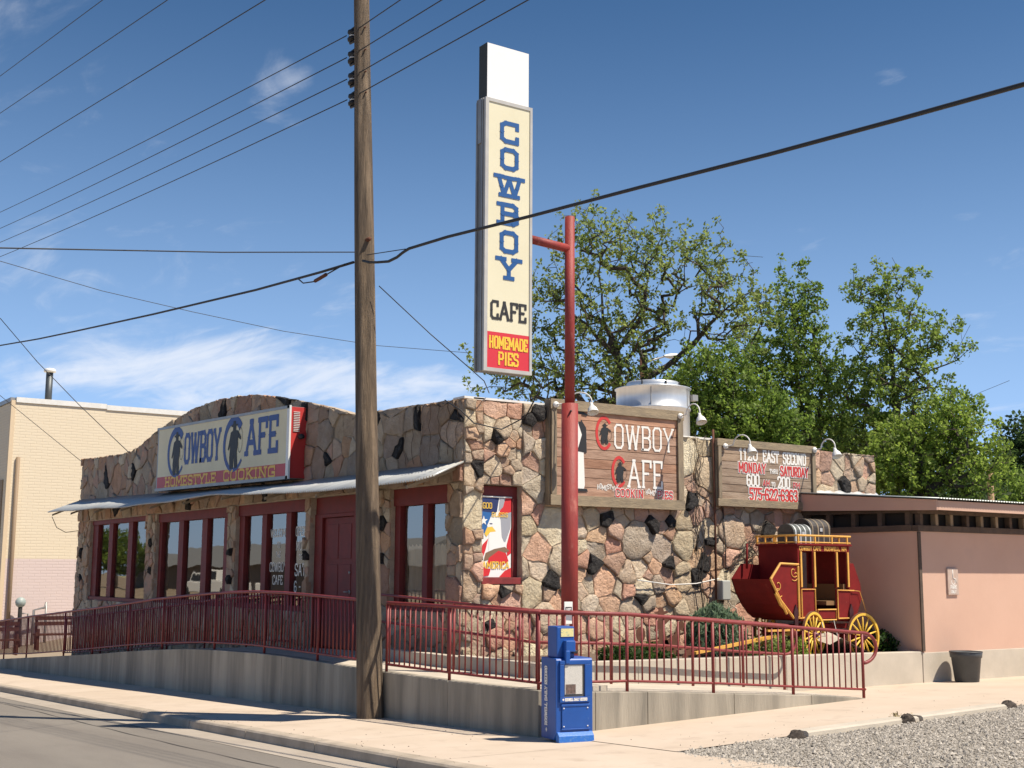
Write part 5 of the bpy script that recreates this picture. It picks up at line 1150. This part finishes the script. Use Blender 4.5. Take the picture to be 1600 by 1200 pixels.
def shrub(name, label, c, r, h, n, per, spread, ls, material, z0=.55):
    t = thing(name, label, 'plant'); pts = []; b = MB()
    for k in range(n):
        a = random.uniform(0, 6.28); q = math.sqrt(random.random()); z = z0+h*(.15+.85*random.random())*(1-.45*q); p = (c[0]+r*q*math.cos(a), c[1]+r*q*math.sin(a), z)
        pts.append(p); 
        if k % 3 == 0: b.tube([(c[0]+.1*r*math.cos(a), c[1]+.1*r*math.sin(a), z0-.05), ((c[0]*1.2+p[0]*.8)/2, (c[1]*1.2+p[1]*.8)/2, z0+(z-z0)*.6), p], .004, M_trunk, 4)
    b.build('stem', t); V, F = leaves_np(pts, per, spread, ls); np_mesh('foliage', V, F, material, t); return t
shrub('bush', 'small leafy bush in the planter behind the newspaper box', (12.35, 15.0), .42, .38, 60, 16, .09, .045, M_leafS)
shrub('bush', 'green bush in the planter between the railing and the rusty silhouettes', (12.95, 15.1), .30, .30, 40, 14, .09, .045, M_leafS)
shrub('bush', 'round green bush in the corner behind the rear coach wheel', (17.85, 15.0), .42, .50, 85, 18, .09, .045, M_leafS)
shrub('grassy_shrub', 'feathery yellow green shrub in front of the stagecoach body', (15.1, 14.72), .40, .45, 90, 16, .09, .03, M_leafA)
shrub('grassy_shrub', 'feathery green shrub beside the front coach wheel', (15.62, 14.62), .22, .38, 50, 16, .08, .03, M_leafD)
shrub('weed', 'small weeds at the inner corner of the planter wall', (10.9, 14.75), .35, .16, 26, 12, .07, .03, M_leafS)
shrub('weed', 'dry tuft of grass beside the middle dark rock on the concrete edging', (12.75, 10.28), .13, .09, 10, 8, .04, .02, mat('dry_leaf', (.34, .27, .14), .9), z0=.19)
# drooping evergreen
ev = thing('drooping_evergreen', 'blue green weeping evergreen in the planter under the grey electrical box', 'plant')
b = MB(); b.tube([(14.5, 15.35, .5), (14.48, 15.35, 1.35)], .03, M_trunk, 6); b.build('trunk', ev)
pts = []
for k in range(170):
    a = random.uniform(0, 6.28); L = random.uniform(.15, .56); zt = 1.42-.45*random.random()**1.6
    for s in lin(0, 1, 8):
        rr = L*math.sin(min(1, s*1.25)*math.pi/2); pts.append((14.48+rr*math.cos(a), 15.35+rr*.9*math.sin(a), max(.56, zt+.05*s-(s**1.6)*(zt-.62)*random.uniform(.75, 1))))
V, F = leaves_np(pts, 7, .035, .028, aspect=3.4, droop=1.6); np_mesh('foliage', V, F, M_spruce, ev)
# rusted steel silhouettes
def cutout(label, polys, o, s):
    b = MB()
    for p in polys: b.prism([(o[0]+x*s, o[1], o[2]+z*s) for x, z in p], (0, .008, 0), M_rust)
    o_ = tag(b.build('steel_silhouette'), label, 'garden silhouette', 'rusted steel silhouettes in the planter'); return o_
horse = [(-.55, .30), (-.40, .42), (.10, .44), (.30, .55), (.38, .78), (.50, .80), (.62, .62), (.56, .58), (.44, .62), (.42, .40), (.34, .25), (.52, .05), (.46, .0), (.26, .18), (.12, .22), (-.15, .22), (-.22, .0), (-.30, .0), (-.28, .24), (-.42, .26), (-.55, .02), (-.62, .05), (-.52, .26), (-.66, .18), (-.68, .26)]
ride = [(-.12, .43), (-.02, .43), (.10, .30), (.16, .32), (.06, .54), (.04, .72), (.26, .88), (.24, .93), (.02, .84), (.02, .92), (.14, .96), (.12, .99), (.02, .99), (0, 1.06), (-.10, 1.06), (-.12, .99), (-.22, .97), (-.20, .94), (-.09, .92), (-.12, .84), (-.24, .62), (-.18, .58), (-.12, .66)]
cutout('rusted steel silhouette of a rider on a bucking horse against the stone wall', [horse, [(x, z+.004) for x, z in ride]], (13.62, 15.62, .50), .82)
cutout('small rusted round and post shaped steel silhouette left of the bucking horse', [[(.0+.11*math.cos(a), .55+.14*math.sin(a)) for a in lin(0, 5.9, 14)], [(-.02, 0), (.02, 0), (.02, .42), (-.02, .42)]], (13.05, 15.5, .50), .85)
cutout('low rusted steel silhouette of a coyote beside the weeping evergreen', [[(-.4, 0), (-.34, 0), (-.30, .22), (.0, .24), (.06, 0), (.12, 0), (.14, .28), (.26, .46), (.40, .46), (.42, .52), (.28, .60), (.22, .58), (.08, .40), (-.34, .36), (-.5, .20)]], (13.95, 15.2, .50), .62)

# ------------------------------------------------------------------ pink building on the right
pk = thing('pink_building', 'low pink stuccoed building with open timber clerestory and corrugated roof', 'building')
XL, YF_, XR = 18.2, 14.2, 34.0
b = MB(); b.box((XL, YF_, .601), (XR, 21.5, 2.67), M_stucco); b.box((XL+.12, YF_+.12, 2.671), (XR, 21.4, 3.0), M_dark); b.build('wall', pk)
b = MB(); b.box((XL-.006, YF_-.012, -.6), (XR, 21.6, .60), M_ramp); b.build('plinth', pk, bevel=.01)
def pb(lo, hi, m_=M_barn, nm='timber'): b = MB(); b.box(lo, hi, m_); return b.build(nm, pk, bevel=.004)
x = XL
for a, c in ((XL-.02, 19.9), (19.905, 21.3), (21.305, 24), (24.005, 28), (28.005, XR)): pb((a, YF_-.035, 2.66), (c, YF_+.10, 2.765), nm='lower_plate'); pb((a, YF_-.03, 2.97), (c, YF_+.10, 3.07), nm='upper_plate')
for k in range(36):
    x = XL+.06+k*.43+random.uniform(-.02, .02)
    if x < XR-.1: pb((x, YF_-.018, 2.767), (x+.075, YF_+.09, 2.968), M_woodv if k % 3 else M_barn, 'stud')
pb((XL-.035, YF_+.105, 2.665), (XL+.10, 16.86, 2.77), nm='lower_plate')
for k, y in enumerate((14.35, 14.95, 15.55, 16.15, 16.7)): pb((XL-.018, y, 2.772), (XL+.09, y+.09, 3.018), M_barn, 'stud')
b = MB(); b.hexa([(XL-.03, YF_+.105, 2.99), (XL+.10, YF_+.105, 2.99), (XL+.10, 16.86, 3.02), (XL-.03, 16.86, 3.02)], [(XL-.03, YF_+.105, 3.06), (XL+.10, YF_+.105, 3.06), (XL+.10, 16.86, 3.14), (XL-.03, 16.86, 3.14)], M_barn); b.build('upper_plate', pk)
pb((XL-.02, YF_-.03, .62), (XL+.05, YF_-.001, 2.655), M_barn, 'corner_board'); 
ROOFZ = lambda y: 3.20+(y-13.6)*.078
b = MB(); b.hexa([(XL-.16, 13.66, 3.0), (XL-.13, 13.66, 3.0), (XL-.13, 16.86, 3.10), (XL-.16, 16.86, 3.10)], [(XL-.16, 13.66, ROOFZ(13.66)-.03), (XL-.13, 13.66, ROOFZ(13.66)-.03), (XL-.13, 16.86, ROOFZ(16.86)-.03), (XL-.16, 16.86, ROOFZ(16.86)-.03)], M_stucco); b.build('side_fascia', pk)
b = MB(); b.box((XL-.129, 13.655, 3.005), (XR, 13.685, 3.165), M_stucco); b.build('front_fascia', pk)
b = MB(); b.hexa([(XL-.128, 13.686, 3.02), (XR, 13.686, 3.02), (XR, 14.16, 3.05), (XL-.128, 14.16, 3.05)], [(XL-.128, 13.686, 3.03), (XR, 13.686, 3.03), (XR, 14.16, 3.06), (XL-.128, 14.16, 3.06)], M_stucco); b.build('soffit', pk)
xs_ = [XL-.2, 20.6, 23.2, 25.8, 28.4, 31.0, XR]
for i, (a, c) in enumerate(zip(xs_[:-1], xs_[1:])):
    b = MB(); n = int((c-a)/.076*6); V = []; sp = 20.33
    for k in range(n+1):
        x = a+(c-a)*k/n; wv = .011*math.sin(2*math.pi*x/.076)+.004*(i % 2); yb = 16.86 if x < sp else 21.7
        for y in (13.58, (13.58+yb)/2, yb): V.append((x, y, ROOFZ(y)+wv))
    b.add(V, [(3*k+j, 3*k+3+j, 3*k+4+j, 3*k+1+j) for k in range(n) for j in range(2)], mat('dark_roof_sheet', (.30, .33, .33), .5, (.22, .25, .25), 2, metal=.4), True)
    o = b.build('roof_sheet', pk); m_ = o.modifiers.new('thick', 'SOLIDIFY'); m_.thickness = .003; m_.offset = -1
b = MB(); V = []
for k in range(25):
    x = 18.05+2.3*k/24; h = .012*math.sin(k*2.1)+.01*math.sin(k*5); V += [(x, 16.75, 3.455+h), (x, 16.80, 3.50+h), (x, 16.85, 3.53+h)]
b.add(V, [(3*k+j, 3*k+3+j, 3*k+4+j, 3*k+1+j) for k in range(24) for j in range(2)], M_tin, True); b.build('flashing', pk)
pks = thing('parking_sign', 'small weathered board with a white wheelchair symbol and lettering on the pink wall', 'sign')
b = MB(); b.box((18.93, 14.165, 1.57), (19.22, 14.198, 2.03), mat('bleached_board', (.42, .30, .24), .9, (.52, .42, .36), 18, .4, 40, stretch=(2, 1, .4))); b.build('board', pks, bevel=.004)
b = MB(); px_, yz_ = 19.075, 14.163
ring(b, (px_+.0, yz_, 1.80), .055, .055, .012, UX, VZ, M_whitep, 0, 150, 400, 16)
b.tube([(px_-.01, yz_, 1.98), (px_-.01, yz_, 1.86), (px_+.05, yz_, 1.85), (px_+.085, yz_, 1.78)], .009, M_whitep, 5); ring(b, (px_-.01, yz_, 1.995), .014, .014, .013, UX, VZ, M_whitep, 0, 0, 360, 10)
lettering(b, 'PARK', .06, (px_, yz_, 1.675), UX, VZ, M_whitep, width=.17, t=.2, serif=0, center=True); lettering(b, 'ONLY', .05, (px_, yz_, 1.60), UX, VZ, M_whitep, width=.14, t=.2, serif=0, center=True)
b.build('lettering', pks)
bk = thing('bucket', 'dark grey plastic plant tub standing empty against the pink wall', 'bucket')
b = MB(); b.lathe((18.86, 13.82, .115), [(0, 0), (.19, 0), (.20, .01), (.245, .40), (.262, .41), (.272, .50), (.262, .505), (.235, .42), (.185, .03), (0, .03)], M_plastic, 30); b.build('tub', bk)
b = MB(); b.lathe((18.86, 13.82, .115), [(.273, .492), (.278, .50), (.272, .512), (.262, .506)], M_plastic, 30); b.build('rim', bk)
def rock(label, c, r, seed):
    rr = random.Random(seed); b = MB(); V = []; n = 12
    for i in range(6):
        for k in range(n):
            a = 6.283*k/n; ph = i/5*math.pi*.5; q = r*(1+rr.uniform(-.16, .16)); V.append((c[0]+q*1.15*math.cos(a)*math.cos(ph), c[1]+q*.9*math.sin(a)*math.cos(ph), c[2]-.02+q*.95*math.sin(ph)))
    b.add(V, [(i*n+k, i*n+(k+1) % n, (i+1)*n+(k+1) % n, (i+1)*n+k) for i in range(5) for k in range(n)], mat('dark_rock', (.085, .065, .05), .95, (.05, .04, .032), 20, 1, 40), False)
    tag(b.build('rock'), label, 'rock', 'dark rocks along the edging')
rock('dark rock at the near left end of the concrete edging', (10.74, 10.10, .12), .105, 1)
rock('dark rock in the gap between the two lengths of concrete edging, by the dry tuft', (12.66, 10.14, .18), .105, 2)
rock('dark rock at the far right end of the concrete edging', (14.75, 10.2, .225), .105, 3)

# ------------------------------------------------------------------ yellow building on the left, beyond the cafe
yb_ = thing('yellow_building', 'tall cream yellow painted brick building with white roof edge left of the cafe', 'building')
XC, YC = 11.38, 51.04
b = MB(); b.box((XC, YC, -4), (28, 75, 8.38), M_yellowb); b.build('wall', yb_)
for a, c, z in ((XC+.15, 15.02, 8.38), (15.03, 28.05, 8.34)): b = MB(); b.box((a, YC-.05, z), (c, YC+.3, z+.20), M_white); b.build('roof_edge', yb_)
b = MB(); b.box((XC-.06, YC+.01, 8.39), (XC+.10, 75, 8.56), M_frame); b.build('roof_edge', yb_)
b = MB(); b.box((XC-.03, YC-.03, -3), (XC+.12, YC+.10, 8.45), mat('cream_trim', (.66, .52, .35), .8)); b.build('corner_board', yb_)
b = MB(); b.box((XC-.04, YC+.6, 2.2), (XC-.005, 58, 5.4), mat('tan_panel', (.30, .22, .14), .8)); b.box((XC-.05, YC+.8, -1), (XC-.041, 56, 2.2), M_dark); b.build('shop_front', yb_)
b = MB(); b.tube([(11.72, YC-.07, -2), (11.72, YC-.07, 6.25)], .075, mat('brown_pipe', (.27, .19, .12), .7), 8); b.build('drain_pipe', yb_)
b = MB(); b.tube([(13.46, 54, 8.2), (13.46, 54, 10.1)], .14, mat('vent_steel', (.09, .10, .105), .5, metal=.5), 14); b.lathe((13.46, 54, 10.1), [(.15, 0), (.24, .02), (.24, .10), (.20, .16), (0, .20)], M_white, 16); b.build('vent_pipe', yb_)
gm = thing('gas_meter', 'grey gas meter and pipework against the foot of the yellow wall', 'gas meter')
b = MB(); b.lathe((12.05, 50.6, .72), [(0, -.12), (.17, -.10), (.20, 0), (.17, .10), (0, .12)], mat('meter_grey', (.30, .35, .33), .5), 14, 'Y'); b.build('meter', gm)
b = MB(); b.tube([(12.05, 50.6, .6), (12.05, 50.6, 0), (12.05, 50.6, -1.2)], .08, M_dark, 6); b.tube([(12.05, 50.6, .30), (12.35, 50.6, .30), (12.35, 50.6, -1)], .04, M_frame, 6); b.tube([(12.55, 50.6, -1), (12.55, 50.6, .42), (12.95, 50.6, .52), (13.0, 50.6, .72)], .05, M_frame, 6); b.tube([(13.0, 50.6, -1), (13.0, 50.6, .72)], .04, M_frame, 6); b.build('pipework', gm)
def bench(label, x, y, z, w):
    t = thing('timber_bench', label, 'bench', group='dark timber benches by the left end of the cafe')
    for dz, dy in ((.45, 0), (.75, .22), (.92, .24)): b = MB(); b.box((x, y+dy-.04, z+dz), (x+w, y+dy+(.40 if dz < .5 else 0), z+dz+(.05 if dz < .5 else .12)), M_rust); b.build('slat', t)
    for xx in (x+.05, x+w-.12): b = MB(); b.box((xx, y+.02, z), (xx+.07, y+.09, z+.66), M_rust); b.build('leg', t); b = MB(); b.box((xx, y+.28, z), (xx+.07, y+.34, z+.95), M_rust); b.build('leg', t)
bench('dark timber bench seen through the railing at the far left', 9.3, 42.6, -.75, .9)
bench('reddish timber bench behind the railing between the gas meter and the cafe corner', 10.4, 41.5, -.55, 1.5)

# ------------------------------------------------------------------ roof tank, street lamp, stub pole
tk = thing('roof_tank', 'wide round galvanised metal ventilator tank on the cafe roof', 'ventilator')
tc_ = (16.8, 19.5)
b = MB(); b.lathe((*tc_, 0), [(.74, 4.15), (.74, 5.18), (.765, 5.19), (.765, 5.22), (.75, 5.23), (.75, 5.60), (.78, 5.62), (.78, 5.635), (.60, 5.66), (.55, 5.68)], M_tin, 48); b.build('drum', tk)
b = MB(); b.lathe((*tc_, 0), [(.54, 5.66), (.54, 5.74), (.52, 5.77), (.0, 5.78)], M_tin, 40); b.build('cap', tk)
for a in (3.6, 4.5, 5.3): b = MB(); b.box((-.01, -.01, 5.66), (.01, .01, 5.77), M_black); o = b.build('bracket', tk); o.location = (tc_[0]+.555*math.cos(a), tc_[1]+.555*math.sin(a), 0)
for a in (3.95, 5.15): b = MB(); b.box((-.006, -.006, 5.24), (.006, .006, 5.59), M_frame); o = b.build('seam', tk); o.location = (tc_[0]+.752*math.cos(a), tc_[1]+.752*math.sin(a), 0)
b = MB(); b.box((17.30, 18.85, 5.38), (17.44, 18.98, 5.50), M_frame); b.build('junction_box', tk)
sla = thing('street_lamp', 'white cobra head street lamp on a rusty pole above the roof tank', 'street lamp')
b = MB(); b.tube([(38.2, 45, -1), (38.15, 45, 12.0)], .14, M_rust, 10); b.build('lamp_pole', sla)
b = MB(); b.tube([(38.15, 45, 11.7), (38.8, 44.9, 11.95), (39.4, 44.8, 12.15)], .04, M_frame, 8); b.build('lamp_arm', sla)
b = MB(); V = []
for i, (s, w, h) in enumerate(((0, .05, .05), (.15, .13, .08), (.4, .20, .13), (.75, .20, .12), (.95, .10, .06))):
    for k in range(10): a = 6.283*k/10; V.append((39.3+s*1.05, 44.8+w*math.cos(a), 12.15+s*.12+h*math.sin(a)))
b.add(V, [(i*10+k, i*10+(k+1) % 10, (i+1)*10+(k+1) % 10, (i+1)*10+k) for i in range(4) for k in range(10)]+[tuple(range(40, 50))], M_white, True); b.build('lamp_head', sla)
b = MB(); b.tube([(31.6, 22.1, 0), (31.5, 22.0, 4.95)], [.12, .085], mat('pale_pole_wood', (.36, .23, .13), .9, (.28, .18, .11), 6, .4, 30, stretch=(3, 3, .3)), 10); tag(b.build('stub_pole'), 'short bare wooden stub pole rising in front of the dark foliage at right', 'pole')

# ------------------------------------------------------------------ across the street (seen mirrored in the cafe windows)
def ridge(x, y): return 8.2+3.6*math.sin(x*.011+1)*math.sin(y*.013)+2.2*math.sin(y*.031+x*.017)+5.5
b = MB(); V = []; nx, ny = 12, 40
for j in range(ny+1):
    for i in range(nx+1):
        x = -180-22*i; y = -200+22*j; k = math.sin(min(1, i/5)*math.pi/2); V.append((x, y, -1+k*ridge(x, y)))
b.add(V, [(j*(nx+1)+i, j*(nx+1)+i+1, (j+1)*(nx+1)+i+1, (j+1)*(nx+1)+i) for j in range(ny) for i in range(nx)], mat('grass_hill', (.55, .48, .24), 1, (.30, .34, .14), .05), True)
b.build('hills', kind='structure')
lh = thing('low_building', 'low dark roofed building across the street, seen only mirrored in the cafe windows', 'building')
b = MB(); b.box((-34, 78, .2), (-20, 128, 2.5), mat('brown_wall', (.16, .13, .11), .9)); b.build('wall', lh)
b = MB(); b.prism([(-19.2, 77, 2.45), (-34.8, 77, 2.45), (-27, 77, 4.6)], (0, 52, 0), mat('grey_shingle', (.20, .21, .22), .9, (.16, .17, .18), 3)); b.build('roof', lh)
tree('roadside_tree', 'leafy tree across the street, seen only mirrored in the cafe windows', (-16, 122, 0), [[(-16, 122, 2.5), (-16, 122, 4.5)]], [(-16, 122, 4.0, 3, 2), (-18, 124, 3.2, 2.5, 1.6)], 260, 12, .5, .28, M_leafB, 71)
tr_ = thing('pickup_truck', 'white pickup truck parked across the street, mirrored in the cafe windows', 'truck')
TM = Matrix.Translation((-5.5, 69, .28)) @ Matrix.Rotation(math.radians(82), 4, 'Z'); M_tw = mat('truck_white', (.78, .78, .76), .25)
def tp(nm, fn, bv=0): b = MB(); fn(b); o = b.build(nm, tr_, bevel=bv); o.matrix_local = TM; return o
tp('body', lambda b: (b.prism([(-2.7, -.95, .45), (2.6, -.95, .45), (2.7, -.95, .95), (1.3, -.95, 1.10), (-2.7, -.95, 1.10)], (0, 1.9, 0), M_tw)), .05)
tp('cab', lambda b: b.hexa([(-.9, -.88, 1.10), (1.3, -.88, 1.10), (1.3, .88, 1.10), (-.9, .88, 1.10)], [(-.7, -.74, 1.80), (.55, -.74, 1.80), (.55, .74, 1.80), (-.7, .74, 1.80)], M_tw), .04)
tp('side_window', lambda b: [b.add([(-.72, s*.885, 1.18), (.95, s*.885, 1.18), (.48, s*.765, 1.70), (-.62, s*.765, 1.70)], [(0, 1, 2, 3)], M_black) for s in (-1, 1)])
tp('bed_opening', lambda b: b.box((-2.6, -.82, 1.08), (-1.0, .82, 1.11), M_dark))
for x_ in (-1.75, 1.75):
    for s in (-1, 1): tp('wheel', lambda b: b.lathe((x_, s*.86, .38), [(0, -.11), (.24, -.11), (.36, -.10), (.38, 0), (.36, .10), (.24, .11), (0, .11)], M_black, 20, 'Y'))
